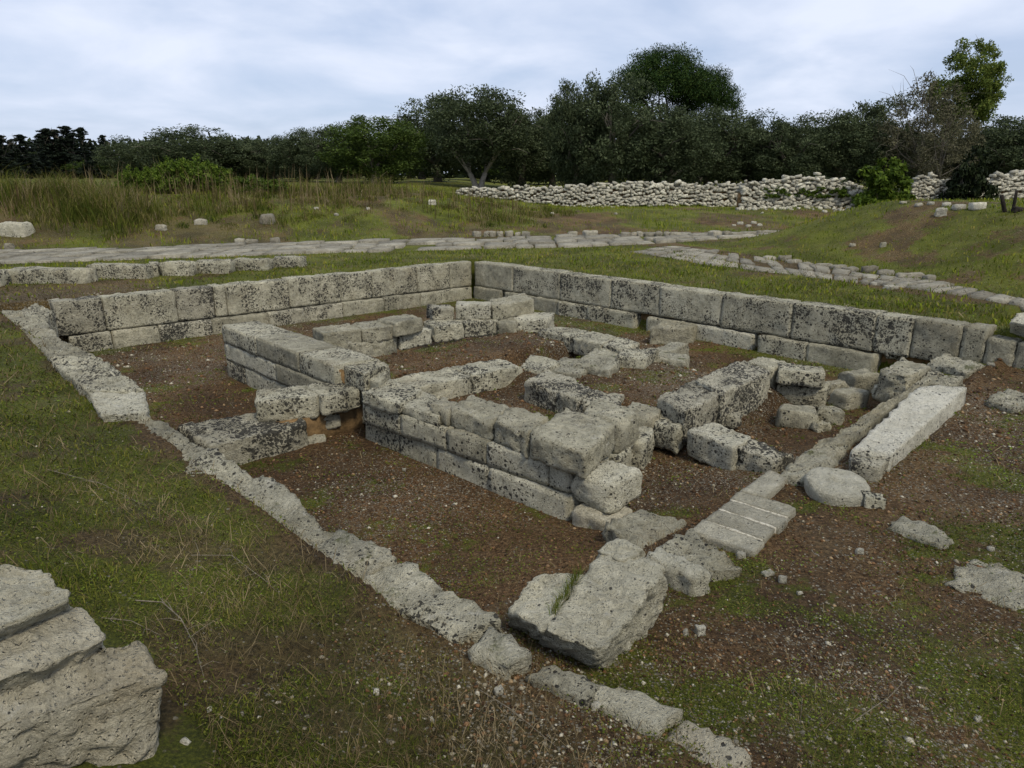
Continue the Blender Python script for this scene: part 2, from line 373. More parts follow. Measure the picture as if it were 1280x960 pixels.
def axis(lo, hi, fine_lo, fine_hi, step, grow=1.13):
    a = list(np.arange(fine_lo, fine_hi + 1e-6, step))
    d = step; v = fine_hi
    while v < hi:
        d *= grow; v += d; a.append(v)
    d = step; v = fine_lo; pre = []
    while v > lo:
        d *= grow; v -= d; pre.append(v)
    return np.array(pre[::-1] + a)
ax = axis(-700, 700, -9.5, 9.5, 0.07, 1.08)
ay = axis(-60, 1500, 1.0, 20.0, 0.07, 1.06)
GX, GY = np.meshgrid(ax, ay)
GZ = ground_z(GX, GY)
nv, nu = GX.shape
idx = np.arange(nu * nv).reshape(nv, nu)
gf = np.stack([idx[:-1, :-1].ravel(), idx[:-1, 1:].ravel(), idx[1:, 1:].ravel(), idx[1:, :-1].ravel()], 1)
def ground_mat():
    m, nt, b = newmat('turf_and_earth'); N = NT(nt)
    v = N.n('ShaderNodeTexCoord').outputs['Object']
    att = N.n('ShaderNodeAttribute', attribute_name='cover')
    sepn = N.n('ShaderNodeSeparateColor', {'Color': att.outputs['Color']}).outputs
    green, pale, dry = sepn[0], sepn[1], sepn[2]
    brown = att.outputs['Alpha']
    n1 = N.noise(v, 3.0, 7, 0.65); n2_ = N.noise(v, 34.0, 7, 0.78); n3 = N.noise(v, 75.0, 6, 0.78)
    soil = N.ramp(n2_, (0.34, (0.022, 0.012, 0.005)), (0.50, (0.112, 0.063, 0.026)), (0.66, (0.31, 0.20, 0.098)))
    soil_dry = N.ramp(n2_, (0.34, (0.025, 0.020, 0.006)), (0.66, (0.20, 0.165, 0.055)))
    col = N.mix(N.rng(N.m('ADD', dry, N.m('MULTIPLY', n1, 0.4)), 0.25, 0.8), soil, soil_dry)
    moss = N.ramp(n3, (0.33, (0.016, 0.023, 0.002)), (0.50, (0.100, 0.125, 0.009)), (0.66, (0.25, 0.265, 0.028)))
    gfac = N.rng(N.m('ADD', N.m('MULTIPLY', green, 1.25), N.m('SUBTRACT', N.m('MULTIPLY', N.noise(v, 7.0, 8, 0.75), 1.5), 0.85)), 0.42, 0.68)
    col = N.mix(N.m('MULTIPLY', gfac, 0.88), col, moss)
    damp = N.rng(N.noise(N.vm('ADD', v, (8.0, 4.0, 0.0)), 0.9, 6, 0.65), 0.34, 0.66, 0.55, 1.15)
    col = N.mix(1.0, col, N.n('ShaderNodeCombineColor', {'Red': damp, 'Green': damp, 'Blue': damp}).outputs[0], 'MULTIPLY')
    # crumbs of pale limestone
    vo = N.vor(v, 62.0); sc = N.n('ShaderNodeSeparateColor', {'Color': vo.outputs['Color']}).outputs
    vo2 = N.vor(v, 26.0); sc2 = N.n('ShaderNodeSeparateColor', {'Color': vo2.outputs['Color']}).outputs
    pz = N.m('ADD', N.m('MULTIPLY', pale, 0.9), N.m('MULTIPLY', N.m('SUBTRACT', n1, 0.5), 0.5))
    g1 = N.m('MULTIPLY', N.rng(N.m('SUBTRACT', pz, sc[0]), -0.02, 0.03), N.rng(vo.outputs['Distance'], 0.50, 0.36))
    g2 = N.m('MULTIPLY', N.rng(N.m('SUBTRACT', N.m('MULTIPLY', pz, 0.35), sc2[0]), -0.02, 0.02), N.rng(vo2.outputs['Distance'], 0.36, 0.26))
    gr = N.m('MAXIMUM', g1, g2)
    col = N.mix(N.rng(N.noise(N.vm('ADD', v, (3.0, 1.0, 0.0)), 1.1, 5, 0.7), 0.5, 0.7, 0, 0.5), col, N.mix(0.5, col, (0.20, 0.16, 0.09)))
    col = N.mix(N.m('MULTIPLY', gr, 0.9), col, N.mix(sc[1], (0.16, 0.14, 0.10), (0.42, 0.39, 0.31)))
    N.put(b.inputs['Base Color'], col)
    h = N.m('ADD', N.m('ADD', N.m('MULTIPLY', n2_, 1.2), N.m('MULTIPLY', n3, 0.6)), N.m('MULTIPLY', gr, 0.35))
    nt.links.new(N.bump(h, 1.0, 0.05), b.inputs['Normal'])
    return m
M_GROUND = ground_mat()
gme = mesh_from('ground', np.stack([GX.ravel(), GY.ravel(), GZ.ravel()], 1), gf, True, [M_GROUND])
cg = cover(GX.ravel(), GY.ravel())
ca = gme.color_attributes.new('cover', 'FLOAT_COLOR', 'POINT')
ca.data.foreach_set('color', np.stack(cg, 1).astype(np.float32).ravel())
ground = tag(obj('ground', gme), 'uneven turf and brown earth around and inside the excavated foundations', kind='structure')

# ---------------------------------------------------------------- stone shapes
_grid = {}
def boxgrid(nx, ny, nz):
    key = (nx, ny, nz)
    if key in _grid: return _grid[key]
    ids = {}; vs_ = []; fs = []
    def vid(i, j, k):
        if (i, j, k) not in ids:
            ids[(i, j, k)] = len(vs_); vs_.append((2 * i / nx - 1, 2 * j / ny - 1, 2 * k / nz - 1))
        return ids[(i, j, k)]
    for i in range(nx):
        for j in range(ny):
            fs.append((vid(i, j, nz), vid(i + 1, j, nz), vid(i + 1, j + 1, nz), vid(i, j + 1, nz)))
            fs.append((vid(i, j, 0), vid(i, j + 1, 0), vid(i + 1, j + 1, 0), vid(i + 1, j, 0)))
    for i in range(nx):
        for k in range(nz):
            fs.append((vid(i, 0, k), vid(i + 1, 0, k), vid(i + 1, 0, k + 1), vid(i, 0, k + 1)))
            fs.append((vid(i, ny, k), vid(i, ny, k + 1), vid(i + 1, ny, k + 1), vid(i + 1, ny, k)))
    for j in range(ny):
        for k in range(nz):
            fs.append((vid(0, j, k), vid(0, j, k + 1), vid(0, j + 1, k + 1), vid(0, j + 1, k)))
            fs.append((vid(nx, j, k), vid(nx, j + 1, k), vid(nx, j + 1, k + 1), vid(nx, j, k + 1)))
    _grid[key] = (np.array(vs_, float), np.array(fs, np.int32))
    return _grid[key]
_seed = [100]
def hexa(name, top, bot, mat, parent=None, r=0.035, rough=1.0, res=0.06, nmax=34, warp=0.0):
    """a block from four top and four bottom corners (front left, front right, back right, back left),
    edges worn round, faces chipped and uneven"""
    _seed[0] += 1; seed = _seed[0]
    top = np.asarray(top, float); bot = np.asarray(bot, float)
    lx = 0.5 * (np.linalg.norm(top[1] - top[0]) + np.linalg.norm(top[2] - top[3]))
    ly = 0.5 * (np.linalg.norm(top[3] - top[0]) + np.linalg.norm(top[2] - top[1]))
    lz = float(np.mean(np.linalg.norm(top - bot, axis=1)))
    n = [int(min(nmax, max(2, math.ceil(l / res)))) for l in (lx, ly, lz)]
    u, f = boxgrid(*n)
    h = np.array([lx, ly, lz]) / 2
    rr = min(r * 0.36, 0.4 * h.min())
    p = u * h
    q = np.clip(p, -(h - rr), h - rr)
    d = p - q
    ln = np.linalg.norm(d, axis=1, keepdims=True)
    nr = d / np.maximum(ln, 1e-9)
    # unevenness of the worn edge: rounding pulls in more or less along it
    k = vnoise(p * 5.0 + seed * 3.7, seed)[:, None]
    p2 = q + nr * rr * (1.0 + 0.55 * k * (ln > rr * 1.05))
    cr_ = np.random.default_rng(seed)
    cmax = 0.032 * min(1.3, max(0.25, h.min() / 0.13)) * min(rough, 1.8)
    for _ in range(11):
        sg = cr_.choice([-1.0, 1.0], 3) * cr_.uniform(0.25, 1.0, 3)
        m_ = cr_.random()
        if m_ < 0.45: sg[cr_.integers(3)] *= 0.12
        elif m_ < 0.62:
            k2 = cr_.integers(3); sg = sg * 0.10; sg[k2] = cr_.choice([-1.0, 1.0])
        nn_ = sg / np.linalg.norm(sg)
        dd = np.abs(nn_) @ h - rr * 0.45 * (np.abs(nn_).sum() - 1) - cr_.uniform(0.0, cmax) * (0.35 if m_ >= 0.45 and m_ < 0.62 else 1.0)
        ov = p2 @ nn_ - dd
        p2 = p2 - np.clip(ov, 0, None)[:, None] * nn_ * 0.92
    disp = 0.012 * vnoise(p2 * 3.1 + seed, seed + 1) + 0.011 * vnoise(p2 * 8.0 + seed, seed + 2) + 0.013 * vnoise(p2 * 19.0 + seed, seed + 3)
    if res < 0.045: disp = disp + 0.009 * vnoise(p2 * 41.0 + seed, seed + 5) - 0.010 * np.abs(vnoise(p2 * 13.0 + seed, seed + 6))
    ch = vnoise(p2 * 4.3 + seed * 1.3, seed + 4)
    disp = disp - 0.05 * np.clip(ch - 0.45, 0, 1)
    p2 = p2 + nr * (disp * rough)[:, None] * min(1.0, 4 * h.min() / 0.25)
    w = p2 / h
    a, b_, c_ = (w[:, 0:1] + 1) / 2, (w[:, 1:2] + 1) / 2, (w[:, 2:3] + 1) / 2
    def bil(c4): return (c4[0] * (1 - a) + c4[1] * a) * (1 - b_) + (c4[3] * (1 - a) + c4[2] * a) * b_
    W = bil(top) * c_ + bil(bot) * (1 - c_)
    if warp:
        W[:, 2] += warp * vnoise(W * 1.7 + seed, seed + 7)
    org = W.mean(0); org[2] = W[:, 2].min()
    # corners may run either way round: keep the faces pointing out
    v01, v03 = top[1] - top[0], top[3] - top[0]
    if v01[0] * v03[1] - v01[1] * v03[0] < 0: f = f[:, ::-1]
    me = mesh_from(name, W - org, f, True, [mat])
    return obj(name, me, parent, org)
def quad(parent, px, zt, zb, mat, r=0.035, rough=1.0, name='block', grow=0.035, res=0.038, tilt=None, taper=0.0, **kw):
    """block whose top face shows at the four pixels px (front left, front right, back right, back left) at height zt"""
    zts = zt if isinstance(zt, (list, tuple)) else [zt] * 4
    top = np.array([P(x, y, z) for (x, y), z in zip(px, zts)])
    if grow:
        c = top.mean(0); top[:, :2] = c[:2] + (top[:, :2] - c[:2]) * (1 + grow)
    bot = top.copy(); bot[:, 2] = zb
    c = bot.mean(0); bot[:, :2] = c[:2] + (bot[:, :2] - c[:2]) * (1 + taper)
    return hexa(name, top, bot, mat, parent, r, rough, res, **kw)
def edge(parent, xa, ya, xb, yb, zt, zb, th, mat, r=0.035, rough=1.0, name='block', res=0.038, **kw):
    """block given by the front edge of its top and its thickness away from the viewer"""
    a, b = P(xa, ya, zt), P(xb, yb, zt)
    d = (b - a)[:2]; nrm = np.array([-d[1], d[0]]) / np.hypot(*d)
    if nrm @ (a[:2]) < 0: nrm = -nrm
    back = np.array([nrm[0] * th, nrm[1] * th, 0])
    top = np.array([a, b, b + back, a + back]); bot = top.copy(); bot[:, 2] = zb
    return hexa(name, top, bot, mat, parent, r, rough, res, **kw)
def course(parent, a, b, fr, out, zt, zb, th, mats, r=0.03, rough=1.0, gap=0.005, jit=0.010, res=0.05, skip=()):
    """row of blocks along the face line a-b (world xy), cut at fractions fr; out points from the wall to its open side"""
    a = np.array(a[:2]); b = np.array(b[:2]); L = np.hypot(*(b - a)); d = (b - a) / L
    res_ = []
    for i in range(len(fr) - 1):
        if i in skip: continue
        j = random.uniform(-jit, jit); dz0 = random.uniform(-jit, jit); dz1 = random.uniform(-jit, jit)
        o = np.array(out[:2]) * j
        p0 = a + d * (fr[i] * L + gap * random.uniform(0.2, 1.3)) + o
        p1 = a + d * (fr[i + 1] * L - gap * random.uniform(0.2, 1.3)) + o * random.uniform(0.3, 1.2)
        bk = -np.array(out[:2]) * th
        top = np.array([[*p0, zt + dz0], [*p1, zt + dz1], [*(p1 + bk), zt + dz1 * .5], [*(p0 + bk), zt + dz0 * .5]])
        bot = top.copy(); bot[:, 2] = zb
        m = mats[i % len(mats)] if isinstance(mats, (list, tuple)) else mats
        res_.append(hexa('block', top, bot, m, parent, r, rough * 0.6, res))
    return res_
def fracs(xs, p0, p1, z):
    """fractions along the world line P(p0)-P(p1) at height z of the pixel columns xs"""
    A_, B_ = P(*p0, z)[:2], P(*p1, z)[:2]; L2 = ((B_ - A_) ** 2).sum(); r = []
    for x in xs:
        y = p0[1] + (p1[1] - p0[1]) * (x - p0[0]) / (p1[0] - p0[0])
        r.append(float(((P(x, y, z)[:2] - A_) * (B_ - A_)).sum() / L2))
    return r
def boulder(px, py, wpx, hpx, mat, label, cat='stone', group=None, name='stone', depth=0.8, r=0.5, rough=1.3, sink=0.18, rot=None, parent=None, res=None, zg=None, tilt=0.0):
    """a loose stone whose foot stands at pixel px, py"""
    g = G(px, py) if zg is None else P(px, py, zg)
    dist = g[1] * _c + (EYE - g[2]) * _s
    w = wpx / F_PX * dist; hh = hpx / F_PX * dist * 1.02
    hh = max(hh, 0.03)
    dp = w * depth
    a = random.uniform(-0.5, 0.5) if rot is None else rot
    ca_, sa_ = math.cos(a), math.sin(a)
    cx, cy = g[0], g[1] + dp * 0.4
    if zg is None: z0 = min(g[2], gz(cx, cy)) - sink * hh
    else: z0 = zg - sink * hh
    top = []; bot = []
    for (i, j) in ((-1, -1), (1, -1), (1, 1), (-1, 1)):
        k = random.uniform(0.78, 1.0); k2 = random.uniform(0.9, 1.08)
        x, y = i * w / 2, j * dp / 2
        top.append([cx + (x * ca_ - y * sa_) * k, cy + (x * sa_ + y * ca_) * k, z0 + hh * (1 + sink) * random.uniform(0.86, 1.0) + tilt * x])
        bot.append([cx + (x * ca_ - y * sa_) * k2, cy + (x * sa_ + y * ca_) * k2, z0])
    o = hexa(name, top, bot, mat, parent, r * min(w, hh * 1.6, dp), rough, res or max(0.03, w / 9), nmax=14)
    if parent is None and label: tag(o, label, cat, group)
    return o
# ---------------------------------------------------------------- the ruin: outer walls
def core(parent, a, b, out, inset, th, zt, zb, name='earth_core'):
    """ochre earth packed behind the facing blocks"""
    a = np.array(a[:2]); b = np.array(b[:2]); o = np.array(out[:2])
    p = [a - o * inset, b - o * inset, b - o * (inset + th), a - o * (inset + th)]
    top = np.array([[*q, zt] for q in p]); bot = top.copy(); bot[:, 2] = zb
    return hexa(name, top, bot, M_EARTH, parent, 0.01, 0.6, 0.2)
o_bc, o_ab = E2, E1
# back right wall
w = tag(empty('ashlar_wall', tuple(P(900, 366, 0) - np.array([0, 0, 0.9]))), 'long two-course ashlar wall backed by lawn, its far end meeting the other lawn-backed wall', 'wall')
c1 = P(1236, 411.2, 0)
fr = fracs([592.8, 641, 700, 764, 825, 903, 991, 1096, 1142, 1204, 1235], (592, 327), (1235, 411), 0)
course(w, PB, c1, fr, o_bc, 0.0, -0.575, 0.40, [M_GREY, M_SPOT, M_SPOT, M_SPOT, M_SPOT, M_SPOT, M_SPOT, M_SPOT, M_GREY, M_GREY], r=0.03, rough=0.9)
course(w, c1, c1 + E1 * 2.6, [0.0, 0.13, 0.5, 1.0], o_bc, -0.12, -0.6, 0.40, [M_GREY, M_GREY, M_SPOT], rough=1.6)
a2 = PB + E2 * 0.06; b2 = c1 + E2 * 0.06
lf = fracs([592, 627, 700, 737, 798], (592, 327), (1235, 411), 0)
course(w, a2, b2, [fr[0]] + lf[1:2], o_bc, -0.585, -0.93, 0.36, M_GREY, rough=1.2)
course(w, a2, b2, [lf[1] + 0.012, lf[2], lf[3], lf[4]], o_bc, -0.585, -0.93, 0.36, [M_GREY, M_SPOT, M_SPOT], rough=1.2)
lf2 = fracs([812, 868, 948], (592, 327), (1235, 411), 0)
course(w, a2, b2, lf2, o_bc, -0.60, -0.93, 0.36, [M_GREY, M_PALE], rough=1.2)
lf3 = fracs([956, 1018, 1105], (592, 327), (1235, 411), 0)
course(w, a2 + E2 * 0.05, b2 + E2 * 0.05, lf3, o_bc, -0.59, -0.93, 0.36, [M_SPOT, M_GREY], rough=1.2)
core(w, PB, c1 - E1 * 0.35, o_bc, 0.14, 0.25, -0.03, -0.95)
# back left wall
w = tag(empty('ashlar_wall', tuple(P(340, 351, 0) - np.array([0, 0, 0.9]))), 'ashlar wall of spotted slabs facing the small three-course inner wall', 'wall')
fr = fracs([65, 127, 219, 266, 282, 360, 425, 465, 521, 562, 589.5], (65, 378), (592, 327), 0)
course(w, PA, PB, fr, o_ab, 0.0, -0.575, 0.40, [M_HEAVY, M_SPOT, M_HEAVY, M_SPOT, M_SPOT, M_SPOT, M_SPOT, M_SPOT, M_SPOT, M_GREY], r=0.03)
fl = fracs([78, 131, 191, 258, 330, 424, 476, 522, 588], (65, 378), (592, 327), 0)
course(w, PA + E1 * 0.07, PB + E1 * 0.07, fl, o_ab, -0.585, -0.93, 0.36, [M_HEAVY, M_GREY, M_HEAVY, M_GREY, M_HEAVY, M_GREY, M_GREY, M_SPOT], rough=1.2)
core(w, PA + (PB - PA) * 0.03, PB, o_ab, 0.14, 0.25, -0.03, -0.95)

# low weathered wall along the bank
w = tag(empty('foundation_wall', tuple(P(300, 600, -0.06) - np.array([0, 0, 0.8]))), 'low weathered wall running half sunk in turf along the grassy bank', 'wall')
def ridge(px, zt, zb, mat, r=0.05, rough=1.5, **kw): quad(w, px, zt, zb, mat, r=r, rough=min(rough, 1.5), res=0.035, grow=0.10, **kw)
ridge([(4, 390), (34, 417), (74, 424), (46, 388)], 0.02, -0.9, M_GREY)
ridge([(34, 418), (62, 444), (118, 445), (75, 425)], 0.02, -0.9, M_GREY)
ridge([(62, 446), (110, 486), (176, 484), (122, 446)], 0.03, -0.9, M_SPOT)
ridge([(112, 488), (128, 516), (178, 514), (178, 486)], 0.0, -0.9, M_PALE)
inn = [(178, 516), (206, 529), (256, 562), (330, 600), (376, 627), (425, 660), (500, 692), (571, 738), (628, 771)]
outr = [(126, 517), (148, 532), (212, 583), (278, 636), (336, 676), (384, 706), (434, 732), (496, 760), (568, 796)]
zr = [-0.05, -0.07, -0.09, -0.09, -0.08, -0.08, -0.07, -0.07]
ms = [M_GREY, M_GREY, M_SPOT, M_MOSSY, M_GREY, M_MOSSY, M_MOSSY, M_SPOT]
for i in range(len(inn) - 1):
    ridge([outr[i], outr[i + 1], inn[i + 1], inn[i]], [zr[i] - 0.07, zr[i] - 0.07, zr[i], zr[i]], -0.85, ms[i], r=0.05, rough=1.5, warp=0.07)
ridge([(590, 806), (636, 832), (662, 812), (612, 782)], -0.08, -0.6, M_MOSSY, r=0.06, rough=2.4)
ridge([(664, 842), (730, 876), (752, 852), (690, 826)], -0.13, -0.6, M_MOSSY, r=0.06, rough=2.4)
ridge([(738, 866), (815, 915), (850, 885), (775, 846)], -0.15, -0.6, M_BOULD, r=0.06, rough=2.6, warp=0.05)
ridge([(822, 918), (905, 968), (935, 940), (855, 890)], -0.16, -0.6, M_WARM, r=0.06, rough=2.6, warp=0.05)
# A corner stones
ridge([(24, 390), (48, 400), (66, 388), (44, 380)], 0.05, -0.6, M_SPOT, r=0.05)

# ---------------------------------------------------------------- inner walls
def inner(label, px, z, name='inner_wall'):
    return tag(empty(name, tuple(P(*px, z))), label, 'wall')
def ST(s_, t_): return PB + E1 * s_ + E2 * t_
# three-course wall of the left room
w = inner('neat three-course inner wall with long pale face beside the earthen corridor', (330, 490), -0.9)
a, b = ST(3.10, 7.20), ST(6.28, 7.20)
course(w, a, b, [0, .36, .73, 1], E2, -0.11, -0.37, 0.55, [M_SPOT, M_GREY, M_SPOT], rough=0.8)
course(w, a, b, [0, .52, 1], E2, -0.375, -0.63, 0.5, [M_PALE, M_GREY], rough=0.7, gap=0.004)
course(w, a, b, [0, .20, .62, 1], E2, -0.635, -0.95, 0.5, [M_HEAVY, M_PALE, M_GREY], rough=0.9)
core(w, a, b, E2, 0.06, 0.40, -0.16, -0.95)
quad(w, [(404, 448), (455, 466), (486, 454), (437, 435)], -0.13, -0.38, M_SPOT, r=0.04)
quad(w, [(404, 464), (440, 482), (480, 470), (440, 455)], -0.38, -0.75, M_GREY, r=0.05)
quad(w, [(455, 469), (474, 477), (487, 460), (470, 452)], -0.20, -0.42, M_SPOT, r=0.05)
# back wall of the left room
w = inner('broken inner wall of uneven blocks two courses high at the back of the gravel room', (520, 430), -0.6)
edge(w, 404, 417, 452, 411, -0.17, -0.40, 0.5, M_GREY)
edge(w, 453, 411, 494, 406, -0.17, -0.40, 0.5, M_GREY)
edge(w, 494, 403, 530, 396, -0.12, -0.36, 0.45, M_GREY, r=0.06)
edge(w, 440, 431, 496, 421, -0.37, -0.64, 0.5, M_GREY)
edge(w, 390, 440, 439, 431, -0.37, -0.64, 0.5, M_GREY)
edge(w, 499, 418, 541, 411, -0.34, -0.60, 0.45, M_PALE, r=0.07)
edge(w, 543, 408, 580, 404, -0.32, -0.60, 0.5, M_SPOT)
edge(w, 581, 404, 625, 399, -0.32, -0.58, 0.45, M_SPOT)
edge(w, 541, 386, 568, 384, -0.12, -0.34, 0.4, M_HEAVY, r=0.05)
edge(w, 569, 381, 614, 381, -0.08, -0.34, 0.42, M_PALE, r=0.05)
quad(w, [(616, 382), (667, 374), (655, 366), (612, 374)], -0.10, -0.36, M_GREY, r=0.06)
quad(w, [(641, 398), (684, 399), (693, 391), (655, 389)], -0.34, -0.60, M_PALE, r=0.07)
quad(w, [(622, 403), (645, 404), (645, 396), (626, 395)], -0.36, -0.60, M_GREY, r=0.07)
# short cross wall
w = inner('cross wall with orange earth mortar and large black lichen spots', (380, 560), -0.9)
edge(w, 318, 502, 398, 495, -0.36, -0.62, 0.5, M_SPOT, r=0.06)
edge(w, 401, 495, 450, 486, -0.34, -0.58, 0.5, M_SPOT, r=0.06)
quad(w, [(262, 557), (384, 527), (352, 511), (222, 529)], -0.60, -0.95, M_HEAVY, r=0.08, rough=1.4)
edge(w, 383, 523, 426, 517, -0.62, -0.80, 0.25, M_HEAVY, r=0.06, name='stone')
edge(w, 429, 511, 457, 506, -0.60, -0.82, 0.25, M_WARM, r=0.07, name='stone')
edge(w, 360, 553, 408, 546, -0.82, -0.98, 0.25, M_HEAVY, r=0.05, name='stone')
edge(w, 322, 563, 357, 556, -0.84, -0.98, 0.25, M_SPOT, r=0.05, name='stone')
ea, eb = P(352, 533, -0.62), P(455, 509, -0.62)
dv = (eb - ea)[:2] / np.hypot(*(eb - ea)[:2]); on = np.array([dv[1], -dv[0]])
core(w, ea, eb, on, 0.02, 0.35, -0.60, -0.95)
# long central wall
w = inner('long central inner wall of white spotted courses topped with big grey boulders', (600, 600), -0.92)
la, lb = P(455, 525, -0.65), P(711, 622, -0.65)
lx_ = fracs([455, 498, 545, 611, 711], (455, 525), (711, 622), -0.65)
o_c = E2
course(w, la, lb, lx_, o_c, -0.65, -0.95, 0.5, [M_SPOT, M_SPOT, M_PALE, M_PALE], rough=0.9)
ma, mb = P(453, 503, -0.41), P(712, 586, -0.41)
mx_ = fracs([453, 500, 557, 608, 686, 712], (453, 503), (712, 586), -0.41)
course(w, ma, mb, mx_, o_c, -0.41, -0.645, 0.5, [M_SPOT, M_SPOT, M_GREY, M_PALE, M_PALE], rough=0.9)
core(w, ma, mb, o_c, 0.16, 0.3, -0.44, -0.95)
quad(w, [(452, 489), (498, 504), (528, 487), (487, 473)], -0.27, -0.42, M_SPOT, r=0.05)
quad(w, [(500, 505), (548, 520), (566, 505), (528, 488)], -0.30, -0.42, M_SPOT, r=0.05)
quad(w, [(538, 506), (560, 514), (575, 502), (556, 496)], -0.24, -0.42, M_GREY, r=0.08)
quad(w, [(563, 509), (615, 527), (640, 508), (590, 493)], -0.22, -0.43, M_GREY, r=0.14, rough=1.3)
quad(w, [(616, 524), (660, 543), (688, 520), (640, 506)], -0.19, -0.44, M_GREY, r=0.20, rough=1.4)
quad(w, [(662, 540), (733, 566), (769, 530), (706, 509)], -0.17, -0.43, M_GREY, r=0.36, rough=1.3)
quad(w, [(724, 512), (775, 530), (800, 513), (748, 497)], -0.28, -0.65, M_GREY, r=0.2, rough=1.4)
quad(w, [(735, 560), (775, 572), (798, 545), (765, 530)], -0.60, -0.90, M_SPOT, r=0.06)
quad(w, [(716, 588), (764, 606), (804, 584), (762, 572)], -0.42, -0.70, M_PALE, r=0.14, rough=1.2)
edge(w, 712, 634, 760, 654, -0.70, -0.95, 0.35, M_WARM, r=0.04)
quad(w, [(757, 656), (804, 686), (858, 653), (802, 629)], -0.60, -0.90, M_GREY, r=0.09, rough=2.0)
quad(w, [(780, 516), (818, 522), (824, 510), (792, 501)], -0.50, -0.85, M_GREY, r=0.08, rough=1.2, grow=0.14)
quad(w, [(808, 524), (846, 534), (862, 521), (826, 511)], -0.55, -0.85, M_SPOT, r=0.08, rough=1.2, grow=0.14)
quad(w, [(762, 545), (805, 552), (816, 536), (780, 528)], -0.58, -0.9, M_SPOT, r=0.06, grow=0.14)
# low wall between gravel room and court
w = inner('low flat-topped inner wall edging the gravel room, mottled grey', (600, 490), -0.75)
edge(w, 490, 491, 590, 470, -0.47, -0.78, 0.55, M_SPOT)
edge(w, 592, 469, 654, 457, -0.46, -0.78, 0.55, M_SPOT)
quad(w, [(652, 458), (676, 464), (700, 452), (664, 443)], -0.50, -0.78, M_SPOT, grow=0.06)
quad(w, [(684, 463), (724, 467), (746, 453), (702, 446)], -0.55, -0.78, M_MOSSY, r=0.06)
# stones of the court
def loose(px, zt, zb, mat, label, name='stone_block', cat='stone block', group=None, **kw):
    return tag(quad(None, px, zt, zb, mat, name=name, **kw), label, cat, group)
loose([(656, 475), (722, 498), (746, 485), (688, 461)], -0.44, -0.80, M_HEAVY, 'white and black lichened block closing the tiny inner court', r=0.06, rough=1.4)
loose([(722, 502), (772, 507), (780, 492), (742, 485)], -0.46, -0.75, M_HEAVY, 'dark lichened rough stone beside the tiny inner court', cat='stone', name='rough_stone', r=0.08, rough=1.8)
# flush slabs on the far side of the gravel room
w = inner('row of pale slabs nearly flush with the gravel room floor', (740, 430), -0.6, 'slab_row')
quad(w, [(673, 413), (716, 421), (737, 413), (696, 407)], -0.43, -0.7, M_SPOT, name='slab')
quad(w, [(717, 422), (752, 430), (770, 420), (738, 413)], -0.43, -0.7, M_SPOT, name='slab')
quad(w, [(753, 430), (778, 437), (800, 428), (771, 420)], -0.44, -0.7, M_SPOT, name='slab')
quad(w, [(770, 445), (806, 448), (822, 436), (780, 435)], -0.45, -0.7, M_SPOT, name='slab')
quad(w, [(718, 453), (762, 461), (776, 447), (738, 440)], -0.50, -0.8, M_MOSSY, name='slab', r=0.06, rough=1.4, grow=0.1)
quad(w, [(738, 440), (768, 445), (780, 436), (752, 431)], -0.51, -0.8, M_MOSSY, name='slab', r=0.06, rough=1.4, grow=0.1)
quad(w, [(812, 446), (856, 452), (862, 444), (822, 439)], -0.56, -0.75, M_MOSSY, name='slab')
quad(w, [(815, 438), (840, 439), (862, 428), (838, 427)], -0.58, -0.8, M_MOSSY, name='slab')
loose([(814, 411), (866, 409), (881, 401), (831, 399)], -0.60, -0.92, M_GREY, 'squat grey block pushed against the foot of the long back wall', r=0.05, rough=1.3)
# heavy lichen wall on the right
w = inner('thick inner wall block row blackened all over with lichen', (910, 520), -0.8)
quad(w, [(858, 513), (902, 492), (868, 474), (823, 496)], -0.38, -0.80, M_HEAVY, r=0.05, rough=1.3)
quad(w, [(904, 491), (962, 464), (928, 449), (870, 473)], -0.34, -0.80, M_HEAVY, r=0.05, rough=1.3)
quad(w, [(932, 452), (966, 460), (986, 453), (952, 444)], -0.38, -0.7, M_GREY, r=0.05)
edge(w, 973, 462, 1031, 467, -0.36, -0.56, 0.4, M_SPOT, r=0.06)
edge(w, 971, 478, 1034, 486, -0.565, -0.85, 0.4, M_SPOT, r=0.06)
edge(w, 897, 515, 920, 520, -0.62, -0.80, 0.2, M_HEAVY, r=0.05, name='stone')
loose([(861, 536), (918, 558), (941, 546), (892, 527)], -0.53, -0.85, M_PALE, 'pale black-spotted block lying at the foot of the blackened wall', r=0.05)
loose([(921, 558), (968, 574), (994, 564), (944, 547)], -0.55, -0.88, M_HEAVY, 'half buried dark block next to the kerb of the pit', r=0.06, rough=1.5)

# right edge of the pit
w = tag(empty('pit_kerb', tuple(P(1040, 570, -0.7))), 'narrow mossy stone kerb between the pit and the long white slab', 'kerb')
for q, m in (([(970, 589), (1016, 598), (1062, 554), (1008, 562)], M_MOSSY), ([(1009, 561), (1062, 552), (1106, 516), (1066, 527)], M_GREY),
             ([(1067, 526), (1106, 515), (1150, 481), (1131, 489)], M_GREY), ([(1132, 488), (1151, 480), (1180, 466), (1164, 461)], M_SPOT)):
    quad(w, q, -0.38, -0.85, m, r=0.05, rough=1.7)

